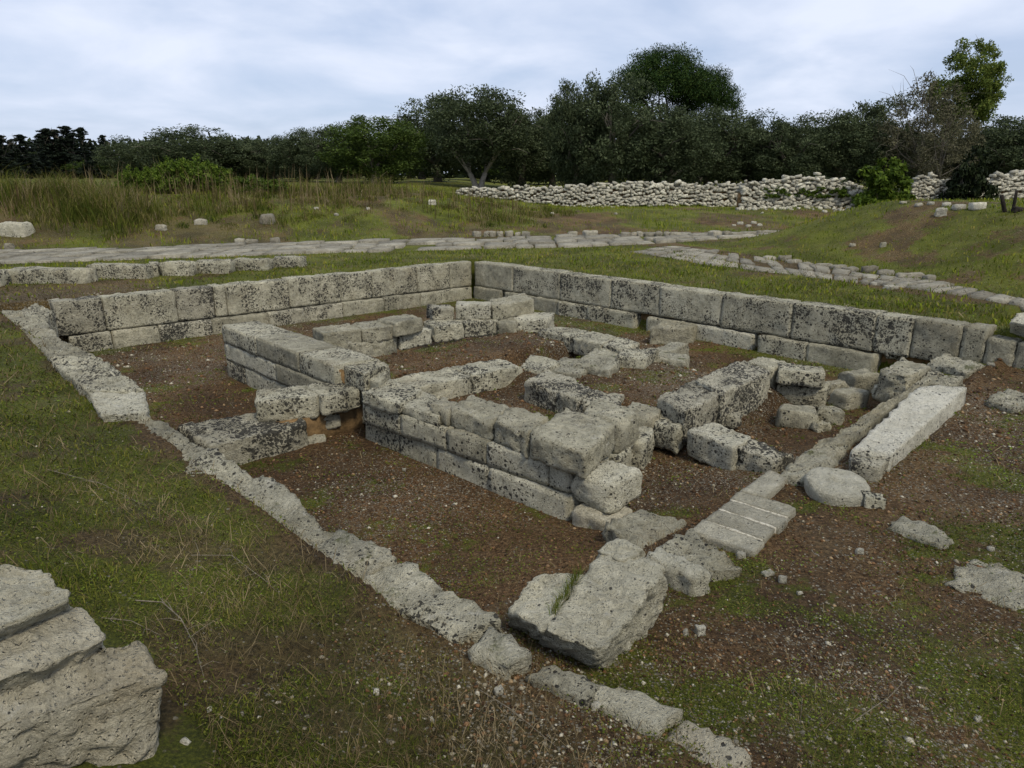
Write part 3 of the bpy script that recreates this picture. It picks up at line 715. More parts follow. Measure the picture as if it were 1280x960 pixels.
# slabs of the threshold
loose([(926, 613), (957, 621), (984, 598), (962, 587)], -0.41, -0.62, M_SLAB, 'small plain sawn slab at the upper end of the grooved slab', name='paving_slab', cat='slab', r=0.012, rough=0.25)
gs = tag(empty('jointed_paving', tuple(P(932, 650, -0.62))), 'strip of narrow flat slabs with pale mortar joints beside brown gravel', 'paving')
def line_mat():
    m, nt, b = newmat('pale_mortar'); N = NT(nt)
    v = N.n('ShaderNodeTexCoord').outputs['Object']
    N.put(b.inputs['Base Color'], N.ramp(N.noise(v, 30, 6, 0.75), (0.35, (0.17, 0.15, 0.11)), (0.6, (0.58, 0.55, 0.45))))
    nt.links.new(N.bump(N.noise(v, 90, 5, 0.7), 1.0, 0.01), b.inputs['Normal'])
    return m
M_LINE = line_mat()
SA, SB = (np.array((863, 662.0)), np.array((925, 613.0))), (np.array((940, 690.0)), np.array((998, 635.0)))
cuts = (0.0, 0.27, 0.55, 0.79, 1.0)
for q in range(4):
    f0, f1 = cuts[q] + (0.012 if q else 0), cuts[q + 1] - (0.012 if q < 3 else 0)
    L0, L1 = SA[0] + (SA[1] - SA[0]) * f0, SA[0] + (SA[1] - SA[0]) * f1
    R0, R1 = SB[0] + (SB[1] - SB[0]) * f0, SB[0] + (SB[1] - SB[0]) * f1
    k_ = random.uniform(-2, 3)
    quad(gs, [tuple(L0), (R0[0] + k_, R0[1] + k_ * .4), (R1[0] + k_, R1[1] + k_ * .4), tuple(L1)], -0.40 + random.uniform(-.006, .006), -0.62, M_SLAB, name='slab', r=0.02, rough=0.4, grow=0.0, res=0.03)
    if q < 3:
        f = cuts[q + 1]
        A_ = P(*(SA[0] + (SA[1] - SA[0]) * f), -0.403); B_ = P(*(SB[0] + (SB[1] - SB[0]) * f), -0.403)
        A_, B_ = A_ + (B_ - A_) * 0.02, A_ + (B_ - A_) * 0.98
        d = (B_ - A_); d /= np.linalg.norm(d); pr = np.array([-d[1], d[0], 0]) * 0.012
        top = np.array([A_ - pr, B_ - pr, B_ + pr, A_ + pr]); bot = top.copy(); bot[:, 2] -= 0.08
        hexa('mortar_joint', top, bot, M_LINE, gs, 0.006, 0.5, 0.02, 44)
loose([(812, 684), (866, 716), (926, 704), (866, 655)], -0.35, -0.7, M_GREY, 'rough pitted flat stone at the lower end of the grooved slab', name='flat_stone', cat='stone', r=0.05, rough=2.0)
loose([(808, 692), (866, 724), (888, 716), (826, 683)], -0.30, -0.6, M_PALE, 'white stone with a slanting edge wedged against the cracked corner block', name='edge_stone', cat='stone', r=0.03, rough=1.2)

# cracked corner block: two halves of one stone
w = tag(empty('corner_block', tuple(P(740, 820, -0.4))), 'big cracked pale block at the corner with grass in its crack', 'stone block')
def hx(px, zts, pxb, zb, mat, name):
    top = [P(x, y, z) for (x, y), z in zip(px, zts)]; bot = [P(x, y, zb) for (x, y) in pxb]
    return hexa(name, top, bot, mat, w, 0.05, 1.25, 0.02, 48)
hx([(680, 788), (752, 818), (838, 708), (758, 676)], [-0.01, -0.05, 0.02, 0.02], [(676, 812), (748, 850), (832, 770), (764, 722)], -0.36, M_BOULD, 'main_half')
hx([(634, 760), (683, 789), (736, 712), (670, 718)], [-0.05, -0.02, 0.0, -0.02], [(632, 794), (680, 814), (730, 744), (668, 750)], -0.36, M_BOULD, 'broken_half')
hx([(744, 688), (778, 702), (810, 686), (774, 670)], [0.02, 0.02, 0.02, 0.04], [(752, 730), (780, 732), (808, 720), (772, 712)], -0.30, M_BOULD, 'raised_corner')

# long white slab and round drum
sl = quad(None, [(1066, 560), (1116, 566), (1209, 484), (1150, 481)], [-0.30, -0.30, -0.25, -0.22], -0.50, M_WHITE, name='long_slab', r=0.03, rough=0.8)
tag(sl, 'long white limestone slab lying along the kerb', 'slab')
loose([(1064, 577), (1100, 584), (1118, 568), (1070, 560)], -0.33, -0.55, M_HEAVY, 'black-crusted stone under the near end of the long white slab', name='crusted_stone', cat='stone', r=0.04)
def drum():
    c = P(1047, 612, -0.42); R, Hh = 0.235, 0.20
    prof = [(0.0, -0.022), (0.03, -0.020), (0.048, -0.002), (0.07, 0.004), (0.12, 0.004), (0.17, 0.002), (0.205, -0.002), (0.228, -0.010), (0.240, -0.026), (0.244, -0.06), (0.240, -0.11), (0.222, -0.16), (0.19, -0.20), (0.0, -0.205)]
    n = 48; V = []; 
    for (r_, z_) in prof:
        for k in range(n):
            a = 2 * math.pi * k / n; rr = r_ * (1 + 0.03 * math.sin(2 * a + 1) + 0.015 * math.sin(5 * a))
            V.append((rr * math.cos(a), rr * math.sin(a), z_ + 0.20))
    V = np.array(V); V[:, 2] += 0.008 * vnoise(V * 14, 5) + 0.006 * vnoise(V * 37, 6) + 0.14 * V[:, 1] - 0.04 * V[:, 0]
    V[:, :2] *= (1 + 0.03 * vnoise(V * 9, 8) + 0.015 * vnoise(V * 31, 9))[:, None]
    F = [(i * n + k, (i + 1) * n + k, (i + 1) * n + (k + 1) % n, i * n + (k + 1) % n) for i in range(len(prof) - 1) for k in range(n)]
    me = mesh_from('stone_drum', V, np.array(F), True, [M_SLABP])
    o = obj('stone_drum', me, None, (c[0], c[1], gz(c[0], c[1]) - 0.07))
    return tag(o, 'round flat drum stone with a shallow hub beside the white slab', 'drum stone')
M_SLABP = stone_mat('drum_limestone', (0.45, 0.43, 0.34), (0.66, 0.635, 0.53), spots=0.0, ochre=0.12, tint=0.15, pits=0.2)
drum()

# loose stones in the right hand pit
boulder(1000, 535, 52, 24, M_GREY, 'oblong grey stone on the mossy pit floor', name='fallen_stone', depth=0.6, r=0.25, rot=-0.25)
boulder(1041, 530, 34, 20, M_GREY, 'pointed pale stone leaning on the kerb inside the pit', name='fallen_stone', depth=0.7, r=0.22, rot=-0.5)
boulder(1028, 540, 22, 13, M_GREY, 'small stone squeezed below the pointed pale one', name='fallen_stone', r=0.35)
boulder(1066, 511, 40, 22, M_MOSSY, 'brownish mossy stone at the bottom of the rubble by the kerb', name='fallen_stone', r=0.35)
boulder(1080, 492, 44, 28, M_GREY, 'large rounded grey stone on top of the rubble by the kerb', name='fallen_stone', r=0.4)
boulder(1046, 494, 26, 15, M_GREY, 'dull stone between the two-course pier and the rubble', name='fallen_stone', r=0.4)
boulder(1104, 499, 22, 18, M_SPOT, 'spotted little stone resting against the mossy kerb', name='fallen_stone', r=0.35)
loose([(1100, 462), (1136, 470), (1164, 457), (1128, 447)], -0.33, -0.75, M_GREY, 'broad grey slab-like block at the head of the kerb', r=0.08, rough=1.5)
boulder(1133, 447, 46, 22, M_SPOT, 'blocky stone leaning at the foot of the long back wall near its end', name='fallen_stone', r=0.2, depth=0.6, rot=-0.2)
boulder(1234, 443, 42, 21, M_GREY, 'low squared stone just before the end of the long back wall', name='fallen_stone', r=0.15, depth=0.7, rot=-0.3)
def upright():
    top = [P(1262, 402, 0.12), P(1308, 412, 0.10), P(1325, 388, 0.22), P(1272, 390, 0.20)]
    a = P(1263, 436, -0.36)
    d1 = np.array(top[1]) - np.array(top[0]); d3 = np.array(top[3]) - np.array(top[0])
    bot = [a + np.array([0, 0, 0]), a + d1 * [1, 1, 0], a + (d1 + d3) * [1, 1, 0], a + d3 * [1, 1, 0]]
    return tag(hexa('stone_block', top, bot, M_PALE, None, 0.05, 1.2), 'tall pale spotted block standing on end past the long back wall', 'stone block')
upright()
loose([(1160, 450), (1210, 462), (1232, 456), (1178, 442)], -0.40, -0.6, M_MOSSY, 'worn flat stones bedded in earth beyond the head of the kerb', name='flat_stone', cat='stone', r=0.04, rough=2.0)
loose([(1150, 477), (1190, 482), (1205, 470), (1168, 466)], -0.40, -0.6, M_MOSSY, 'flat stone bedded in earth at the upper end of the white slab', name='flat_stone', cat='stone', r=0.04, rough=2.0)
for (q, l) in (([(1232, 500), (1270, 512), (1300, 500), (1256, 486)], 'worn flat outcrop in the earth right of the white slab'),):
    loose(q, -0.40, -0.6, M_MOSSY, l, name='flat_stone', cat='stone', r=0.04, rough=2.4)
boulder(1096, 637, 32, 18, M_SPOT, 'fist-sized spotted stone right beside the drum stone', name='small_stone', r=0.3)
loose([(1110, 655), (1178, 682), (1192, 672), (1124, 642)], -0.40, -0.55, M_MOSSY, 'narrow flat stone bedded in gravel near the drum stone', name='flat_stone', cat='stone', r=0.04, rough=1.6)
loose([(1180, 728), (1290, 770), (1340, 735), (1215, 694)], -0.41, -0.6, M_MOSSY, 'wide mossy outcrop barely rising from the gravel', name='flat_stone', cat='stone', r=0.03, rough=1.8)
loose([(1220, 640), (1290, 660), (1330, 640), (1250, 618)], -0.45, -0.6, M_MOSSY, 'patchy flat outcrop between the drum stone and the wide mossy one', name='flat_stone', cat='stone', r=0.03, rough=1.8)

# foreground rocks on the bank
def rock(tp, bt, label, mat=M_WARM):
    top = [P(x, y, z) for x, y, z in tp]; bot = [P(x, y, z) for x, y, z in bt]
    return tag(hexa('quarry_rock', top, bot, mat, None, 0.04, 1.35, 0.016, 70), label, 'rock')
rock([(-170, 968, 0.36), (208, 842, 0.34), (172, 793, 0.42), (-150, 908, 0.46)], [(-170, 1130, -0.05), (186, 985, -0.05), (196, 880, 0.0), (-150, 980, 0.0)], 'large raw rough-sided rock on the bank, lowest of three')
rock([(-150, 908, 0.53), (136, 800, 0.46), (100, 757, 0.50), (-150, 842, 0.56)], [(-150, 1010, 0.05), (150, 880, 0.05), (112, 830, 0.05), (-150, 930, 0.05)], 'raw rock wedged between two others on the bank')
rock([(-150, 838, 0.64), (88, 750, 0.58), (52, 706, 0.62), (-150, 700, 0.66)], [(-150, 950, 0.12), (96, 826, 0.12), (76, 780, 0.12), (-150, 800, 0.12)], 'pale raw rock on the bank, farthest from the pit of three', M_BOULD)
# ---------------------------------------------------------------- paved road and side path
def small_stone(parent, name, cs, zt, zb, mat, r=0.04, rough=0.9, n=(4, 3, 2)):
    """one paving or kerb stone from four plan corners"""
    top = np.array([[c[0], c[1], zt + random.uniform(-.012, .012)] for c in cs]); bot = top.copy(); bot[:, 2] = zb
    return hexa(name, top, bot, mat, parent, r, rough, res=0.17, nmax=max(n))
road = tag(empty('road', (-3, 20.5, 0.0)), 'road paved with worn irregular limestone slabs', kind='structure')
rows = 4
for k in range(rows):
    x = -15.5
    while x < 10.5:
        L = random.uniform(0.5, 1.05)
        x2 = x + L
        lo, hi = k / rows, (k + 1) / rows
        def q(xx, f): 
            yn, yf = pl(ROAD_NEAR, xx), pl(ROAD_FAR, xx)
            j = 0.07 * float(n2(np.array([xx * 1.0]), np.array([f * 9.0]), 1.7, 77)[0])
            return (xx, yn + (yf - yn) * f + j)
        yn, yf = pl(ROAD_NEAR, x), pl(ROAD_FAR, x)
        if yf - yn > 0.9 and random.random() > 0.05:
            sk = random.uniform(-0.10, 0.10)
            cs = [q(x + 0.02 + sk * k / rows, lo + 0.008), q(x2 - 0.02 + sk * k / rows, lo + 0.008), q(x2 - 0.02 + sk, hi - 0.008), q(x + 0.02 + sk, hi - 0.008)]
            zc = gz(cs[0][0], 0.5 * (cs[0][1] + cs[2][1]))
            small_stone(road, 'paving_stone', cs, max(zc, -0.02) + random.uniform(0.03, 0.09), zc - 0.12, M_ROAD, r=0.03, rough=0.5)
        x = x2
path = tag(empty('path', tuple(P(1000, 335, 0))), 'narrow branch path of stone slabs leaving the road', kind='structure')
pu = [P(x, y, 0.03)[:2] for x, y in ((845, 307), (900, 313), (954, 322), (1060, 338), (1176, 352), (1290, 376))]
plw = [P(x, y, 0.03)[:2] for x, y in ((785, 313), (880, 329), (972, 341), (1060, 350), (1130, 358), (1290, 382))]
for i in range(5):
    nseg = (5, 4, 5, 5, 6)[i]; nr = (3, 3, 2, 2, 1)[i]
    for a in range(nseg):
        for r_ in range(nr):
            if random.random() < 0.06: continue
            def q2(f, g):
                A_ = pu[i] * (1 - f) + pu[i + 1] * f; B_ = plw[i] * (1 - f) + plw[i + 1] * f
                return B_ * (1 - g) + A_ * g
            f0, f1 = a / nseg + 0.006, (a + 1) / nseg - 0.006
            g0, g1 = r_ / nr + 0.012, (r_ + 1) / nr - 0.012
            cs = [q2(f0, g0), q2(f1, g0), q2(f1 + random.uniform(-.05, .05), g1), q2(f0 + random.uniform(-.05, .05), g1)]
            zc = gz(*((cs[0] + cs[2]) / 2))
            small_stone(path, 'paving_stone', cs, zc + random.uniform(0.02, 0.05), zc - 0.12, M_ROAD, r=0.04, rough=0.55)

def kerb_row(label, items, mat, name='kerb_row', dp=0.28, r=0.06, rough=1.2, zg=None):
    """row of set stones: items are (x0, x1, ytop, ybase) in survey pixels"""
    c = items[len(items) // 2]
    g = G((c[0] + c[1]) / 2, c[3])
    root = tag(empty(name, tuple(g)), label, 'kerb')
    for (x0, x1, yt, yb) in items:
        a, b = G(x0 + 0.5, yb), G(x1 - 0.5, yb)
        if abs(a[1] - b[1]) > 1.2 * abs(a[0] - b[0]) + 0.4: b = a + np.array([(x1 - x0) / F_PX * a[1], 0, 0])
        dist = a[1] * _c + (EYE - a[2]) * _s
        h = (yb - yt) / F_PX * dist * 1.03
        d = (b - a)[:2]; nn = np.array([-d[1], d[0]]) / np.hypot(*d)
        if nn[1] < 0: nn = -nn
        bk = np.array([*(nn * dp), 0])
        top = np.array([a, b, b + bk, a + bk]); zt = min(a[2], b[2]) + h; top[:, 2] = zt + np.array([random.uniform(-.02, .02) for _ in range(4)])
        bot = top.copy(); bot[:, 2] = min(a[2], b[2]) - 0.08
        hexa('kerb_stone', top, bot, mat, root, r, rough, 0.09, 10)
    return root
def yl(x, pts): return float(np.interp(x, [p[0] for p in pts], [p[1] for p in pts]))
it = []
tops = [(-60, 340), (0, 337.5), (100, 332.5), (200, 328.5), (300, 324), (376, 320)]
bases = [(-60, 360), (0, 355), (100, 350), (200, 346), (300, 338), (376, 332)]
for x0, x1 in ((-60, -2), (0, 107), (108, 183), (184, 199), (200, 242), (243, 288), (289, 336), (338, 376)):
    it.append((x0, x1, yl(x0, tops), yl(x0, bases) - 0.5))
kerb_row('line of long spotted kerb blocks between the lawn and the road', it, M_SPOT, dp=0.42, r=0.07, rough=1.4)
it = [(592, 603, 289.5, 296), (604, 612, 290, 296), (613, 620, 290, 296), (621, 630, 290, 296), (632, 642, 290, 296), (643, 650, 291, 296), (652, 663, 290.5, 296)]
it += [(710, 723, 290, 296), (733, 749, 289, 296.5), (774, 787, 291, 296), (788, 796, 291, 296), (797, 804, 290, 296), (805, 816, 291, 296), (818, 828, 290, 296), (829, 836, 290, 296), (837, 851, 291, 296)]
it += [(880, 891, 291, 294.5), (892, 903, 289, 296), (905, 915, 289.5, 296), (916, 930, 291, 296), (931, 946, 290, 295), (947, 968, 289, 293)]
kerb_row('straight row of small squared stones along the far side of the road', it, M_ROAD, dp=0.3, r=0.05)
it = [(293, 305, 299, 304), (305, 322, 299.5, 304.5), (337, 350, 298, 304.5)]
kerb_row('few low stones at the foot of the dry bank', it, M_ROAD, dp=0.3)
it = []
mrow = ((955, 972, 320.5, 325), (974, 990, 319.5, 326), (991, 1004, 325, 329), (1005, 1018, 328, 332), (1019, 1044, 330, 334.5), (1046, 1060, 331, 337), (1062, 1076, 334, 340), (1078, 1098, 334, 341), (1098, 1119, 339, 344), (1122, 1157, 342, 348), (1159, 1171, 345, 352))
kerb_row('curving row of little stones at the foot of the green mound', list(mrow), M_ROAD, dp=0.25, r=0.06)

# ---------------------------------------------------------------- dry stone walls
def dry_wall(label, pts, seed, th=0.55, sz=0.165, max_parts=140, ragged=0.10, rubble=0):
    """pts: (x, y, height) along the front foot of the wall, world metres"""
    rs = random.Random(seed)
    root = tag(empty('drystone_wall', (pts[0][0], pts[0][1], gz(pts[0][0], pts[0][1]))), label, 'wall')
    u, f = boxgrid(2, 2, 2)
    allv = []; allf = []; big = []; k = 0
    cum = [0]
    for i in range(len(pts) - 1): cum.append(cum[-1] + math.hypot(pts[i + 1][0] - pts[i][0], pts[i + 1][1] - pts[i][1]))
    def at(dist):
        return [float(np.interp(dist, cum, [p[j] for p in pts])) for j in range(3)]
    def put(c, w_, d_, h_, rot):
        nonlocal k
        p = u * np.array([w_, d_, h_]) / 2
        ln = np.maximum(np.abs(u).sum(1), 1)
        p = p * np.where(ln > 2.5, 0.84, np.where(ln > 1.5, 0.93, 1.0))[:, None]
        p = p * (1 + 0.34 * (np.array([[rs.random(), rs.random(), rs.random()] for _ in range(len(p))]) - 0.5))
        ca_, sa_ = math.cos(rot), math.sin(rot); ti = rs.uniform(-0.5, 0.5)
        p = p @ np.array([[math.cos(ti), 0, -math.sin(ti)], [0, 1, 0], [math.sin(ti), 0, math.cos(ti)]])
        q = np.stack([p[:, 0] * ca_ - p[:, 1] * sa_, p[:, 0] * sa_ + p[:, 1] * ca_, p[:, 2]], 1)
        return q
    placed = []
    dist = 0.0
    z = 0.0
    for side in (0, 1):
        z = 0.0; row = 0
        while z < 1.9:
            h = sz * rs.uniform(0.6, 0.95) * (1.2 if row == 0 else 1)
            d_ = rs.uniform(0, sz)
            any_ = False
            while d_ < cum[-1]:
                w_ = sz * rs.choice((0.7, 0.9, 1.2, 1.5, 2.1)) * rs.uniform(0.85, 1.15)
                x, y, H_ = at(d_ + w_ / 2)
                H_ = H_ * (1 + ragged * rs.uniform(-1, 1))
                if z + h * 0.6 < H_:
                    any_ = True
                    x2, y2, _ = at(min(d_ + w_ + 0.3, cum[-1])); x1, y1, _ = at(d_)
                    rot = math.atan2(y2 - y1, x2 - x1)
                    nx, ny = -math.sin(rot), math.cos(rot)
                    batter = 0.10 * z
                    off = (batter + 0.14) if side == 0 else (th - batter)
                    off += rs.uniform(-0.03, 0.03)
                    placed.append((x + nx * off, y + ny * off, gz(x, y) + z + h / 2 + rs.uniform(-.07, .07), w_ * rs.uniform(0.9, 1.15), 0.32, h * rs.uniform(0.75, 1.35), rot + rs.uniform(-.25, .25)))
                d_ += w_
            z += h * 0.93; row += 1
            if not any_: break
    for _ in range(rubble):
        d_ = rs.uniform(0, cum[-1]); x, y, _h = at(d_); o_ = -abs(rs.gauss(0, 0.9))
        s_ = sz * rs.uniform(0.5, 1.2); placed.append((x + rs.uniform(-.3, .3), y + o_, gz(x, y + o_) + s_ * 0.2, s_ * 1.3, s_, s_ * 0.8, rs.uniform(0, 3)))
    order = sorted(range(len(placed)), key=lambda i: -placed[i][3] * placed[i][5] * (1 if placed[i][1] < 99 else 0))
    single = set(order[:max_parts])
    for i, (x, y, zz_, w_, d_, h_, rot) in enumerate(placed):
        q = put(None, w_, d_, h_, rot)
        if i in single:
            me = mesh_from('stone', q + np.array([0, 0, h_ / 2]), f, False, [M_DRY])
            obj('stone', me, root, (x, y, zz_ - h_ / 2))
        else:
            allv.append(q + np.array([x, y, zz_])); allf.append(f + k); k += len(q)
    if allv:
        V = np.concatenate(allv); base = np.array(root.location)
        me = mesh_from('stone_fill', V - base, np.concatenate(allf), False, [M_DRYF])
        o = obj('stone_fill', me, root, tuple(base)); o['kind'] = 'stuff'
    # earth and rubble heart, so that no light passes between the stones
    for i in range(len(pts) - 1):
        (xa, ya, ha), (xb, yb, hb) = pts[i], pts[i + 1]
        d = np.array([xb - xa, yb - ya]); L = np.hypot(*d); nn = np.array([-d[1], d[0]]) / L
        p = [np.array([xa, ya]) + nn * 0.22, np.array([xb, yb]) + nn * 0.22, np.array([xb, yb]) + nn * (th - 0.1), np.array([xa, ya]) + nn * (th - 0.1)]
        top = np.array([[*p[0], gz(xa, ya) + ha * 0.78], [*p[1], gz(xb, yb) + hb * 0.78], [*p[2], gz(xb, yb) + hb * 0.78], [*p[3], gz(xa, ya) + ha * 0.78]])
        bot = top.copy(); bot[:, 2] = min(gz(xa, ya), gz(xb, yb)) - 0.1
        hexa('rubble_heart', top, bot, M_EARTH, root, 0.02, 0.5, 0.5, 4)
    return root
def fill_mat():
    m = M_DRY.copy(); m.name = 'drystone_fill'
    N = NT(m.node_tree)
    rd = [n for n in m.node_tree.nodes if n.type == 'OBJECT_INFO'][0]
    isl = N.n('ShaderNodeNewGeometry').outputs['Random Per Island']
    for l in list(m.node_tree.links):
        if l.from_node == rd:
            to = l.to_socket; m.node_tree.links.remove(l); m.node_tree.links.new(isl, to)
    return m
M_DRYF = fill_mat()
def wp(px, depth): 
    q = Dp(px, 250, depth); return float(q[0]), float(q[1])
def wall_pts(items):
    r = []
    for px, depth, ytop in items:
        x, y = wp(px, depth); zt = Dp(px, ytop, depth)[2]
        r.append((x, y, max(0.25, zt - gz(x, y))))
    return r
dry_wall('long white drystone wall at the edge of the olive grove', wall_pts([(568, 39, 240), (600, 38.5, 235), (640, 38, 234), (740, 37, 232), (770, 37, 229), (800, 37, 227.5), (860, 37, 229.5), (915, 37, 231), (960, 37, 236), (985, 37, 245)]), 3, max_parts=200)
dry_wall('partly collapsed drystone wall with creepers ending at a bright green bush', wall_pts([(925, 34.5, 236), (945, 34.5, 228), (985, 34.5, 226), (1020, 34.5, 225), (1060, 34.5, 227), (1090, 34.5, 243)]), 4, max_parts=70, ragged=0.2, rubble=70)
dry_wall('tumbled drystone wall dipping in the middle below a dark shrub', wall_pts([(1138, 35, 224), (1165, 35, 222), (1186, 35, 226), (1205, 35, 235), (1225, 35, 230), (1245, 35, 222), (1330, 35, 219)]), 6, max_parts=90, ragged=0.15, rubble=30)

# ---------------------------------------------------------------- foliage
def leaf_mat(name, c_dark, c_mid, c_light, trans=0.25, rough=0.7):
    m, nt, b = newmat(name); N = NT(nt)
    g = N.n('ShaderNodeNewGeometry').outputs['Random Per Island']
    v = N.n('ShaderNodeTexCoord').outputs['Object']
    rnd = N.n('ShaderNodeObjectInfo').outputs['Random']
    big = N.noise(v, 1.3, 3, 0.6)
    f = N.m('ADD', N.m('MULTIPLY', g, 0.55), N.m('MULTIPLY', big, 0.55))
    col = N.ramp(f, (0.2, c_dark), (0.55, c_mid), (0.95, c_light))
    col = N.mix(N.m('MULTIPLY', rnd, 0.25), col, c_dark)
    N.put(b.inputs['Base Color'], col); b.inputs['Roughness'].default_value = rough
    b.inputs['Specular IOR Level'].default_value = 0.12
    if trans:
        t = nt.nodes.new('ShaderNodeBsdfTranslucent'); nt.links.new(col, t.inputs[0])
        ms_ = nt.nodes.new('ShaderNodeMixShader'); ms_.inputs[0].default_value = trans
        o = [n for n in nt.nodes if n.type == 'OUTPUT_MATERIAL'][0]
        nt.links.new(b.outputs[0], ms_.inputs[1]); nt.links.new(t.outputs[0], ms_.inputs[2]); nt.links.new(ms_.outputs[0], o.inputs[0])
    return m
L_OLIVE = leaf_mat('olive_leaves', (0.022, 0.032, 0.014), (0.058, 0.078, 0.034), (0.14, 0.165, 0.085), 0.3)
L_OLIVEG = leaf_mat('green_olive_leaves', (0.020, 0.036, 0.007), (0.055, 0.088, 0.016), (0.13, 0.175, 0.038), 0.3)
L_PINE = leaf_mat('pine_needles', (0.007, 0.020, 0.004), (0.020, 0.046, 0.008), (0.07, 0.10, 0.016), 0.1)
L_EUC = leaf_mat('eucalyptus_leaves', (0.045, 0.070, 0.014), (0.12, 0.165, 0.030), (0.25, 0.27, 0.055), 0.35)
L_CON = leaf_mat('cypress_leaves', (0.006, 0.010, 0.007), (0.014, 0.022, 0.013), (0.03, 0.04, 0.022), 0.1)
L_BUSH = leaf_mat('bush_leaves', (0.022, 0.040, 0.005), (0.070, 0.115, 0.012), (0.15, 0.20, 0.026), 0.3)
L_DARK = leaf_mat('dark_shrub_leaves', (0.006, 0.010, 0.004), (0.014, 0.022, 0.007), (0.03, 0.042, 0.012), 0.1)
L_BARE = leaf_mat('withered_twigs', (0.05, 0.050, 0.028), (0.10, 0.095, 0.052), (0.17, 0.16, 0.095), 0.15)
def bark_mat(name, a, b_):
    m, nt, b = newmat(name); N = NT(nt)
    v = N.n('ShaderNodeTexCoord').outputs['Object']
    n = N.noise(N.vm('MULTIPLY', v, (6, 6, 1.5)), 3, 7, 0.7)
    N.put(b.inputs['Base Color'], N.ramp(n, (0.3, a), (0.7, b_)))
    nt.links.new(N.bump(n, 1.0, 0.05), b.inputs['Normal'])
    return m
M_BARK = bark_mat('olive_bark', (0.05, 0.042, 0.032), (0.20, 0.18, 0.145))
M_BARKP = bark_mat('pale_bark', (0.14, 0.12, 0.09), (0.34, 0.31, 0.26))

def tube(pts, radii, sides=7):
    pts = [np.array(p, float) for p in pts]; V = []; F = []
    for i, p in enumerate(pts):
        d = pts[min(i + 1, len(pts) - 1)] - pts[max(i - 1, 0)]; d /= max(np.linalg.norm(d), 1e-9)
        a = np.cross(d, [0.3, 0.9, 0.1]); a /= np.linalg.norm(a); b = np.cross(d, a)
        for k in range(sides):
            an = 2 * math.pi * k / sides
            V.append(p + (a * math.cos(an) + b * math.sin(an)) * radii[i])
    for i in range(len(pts) - 1):
        for k in range(sides):
            F.append((i * sides + k, i * sides + (k + 1) % sides, (i + 1) * sides + (k + 1) % sides, (i + 1) * sides + k))
    return np.array(V), np.array(F)
def join(parts):
    V = []; F = []; k = 0
    for v, f in parts:
        V.append(v); F.append(f + k); k += len(v)
    return np.concatenate(V), np.concatenate(F)
def leaves(cent, n_each, rad, size, rs, aspect=0.45, up=0.3):
    """leaf-shaped faces scattered round clump centres"""
    n = len(cent) * n_each
    d = rs.normal(size=(n, 3)); d /= np.linalg.norm(d, axis=1, keepdims=True)
    rr = rs.random(n)[:, None] ** 0.45
    rad_ = np.repeat(np.asarray(rad, float).reshape(-1, 1), n_each, 0) if np.ndim(rad) else rad
    c = np.repeat(cent, n_each, 0) + d * rr * rad_ * np.array([1, 1, 0.8])
    a = d * 0.6 + rs.normal(size=(n, 3)) * 0.8; a[:, 2] -= 0.15; a /= np.linalg.norm(a, axis=1, keepdims=True)
    nn = d + rs.normal(size=(n, 3)) * 0.5 + np.array([0, 0, up]); b = np.cross(a, nn); b /= np.maximum(np.linalg.norm(b, axis=1, keepdims=True), 1e-9)
    s = size * rs.uniform(0.6, 1.25, (n, 1))
    a = a * s; b = b * s * aspect
    V = np.stack([c - a, c + b, c + a, c - b], 1).reshape(-1, 3)
    F = np.arange(n * 4).reshape(n, 4)
    return V, F
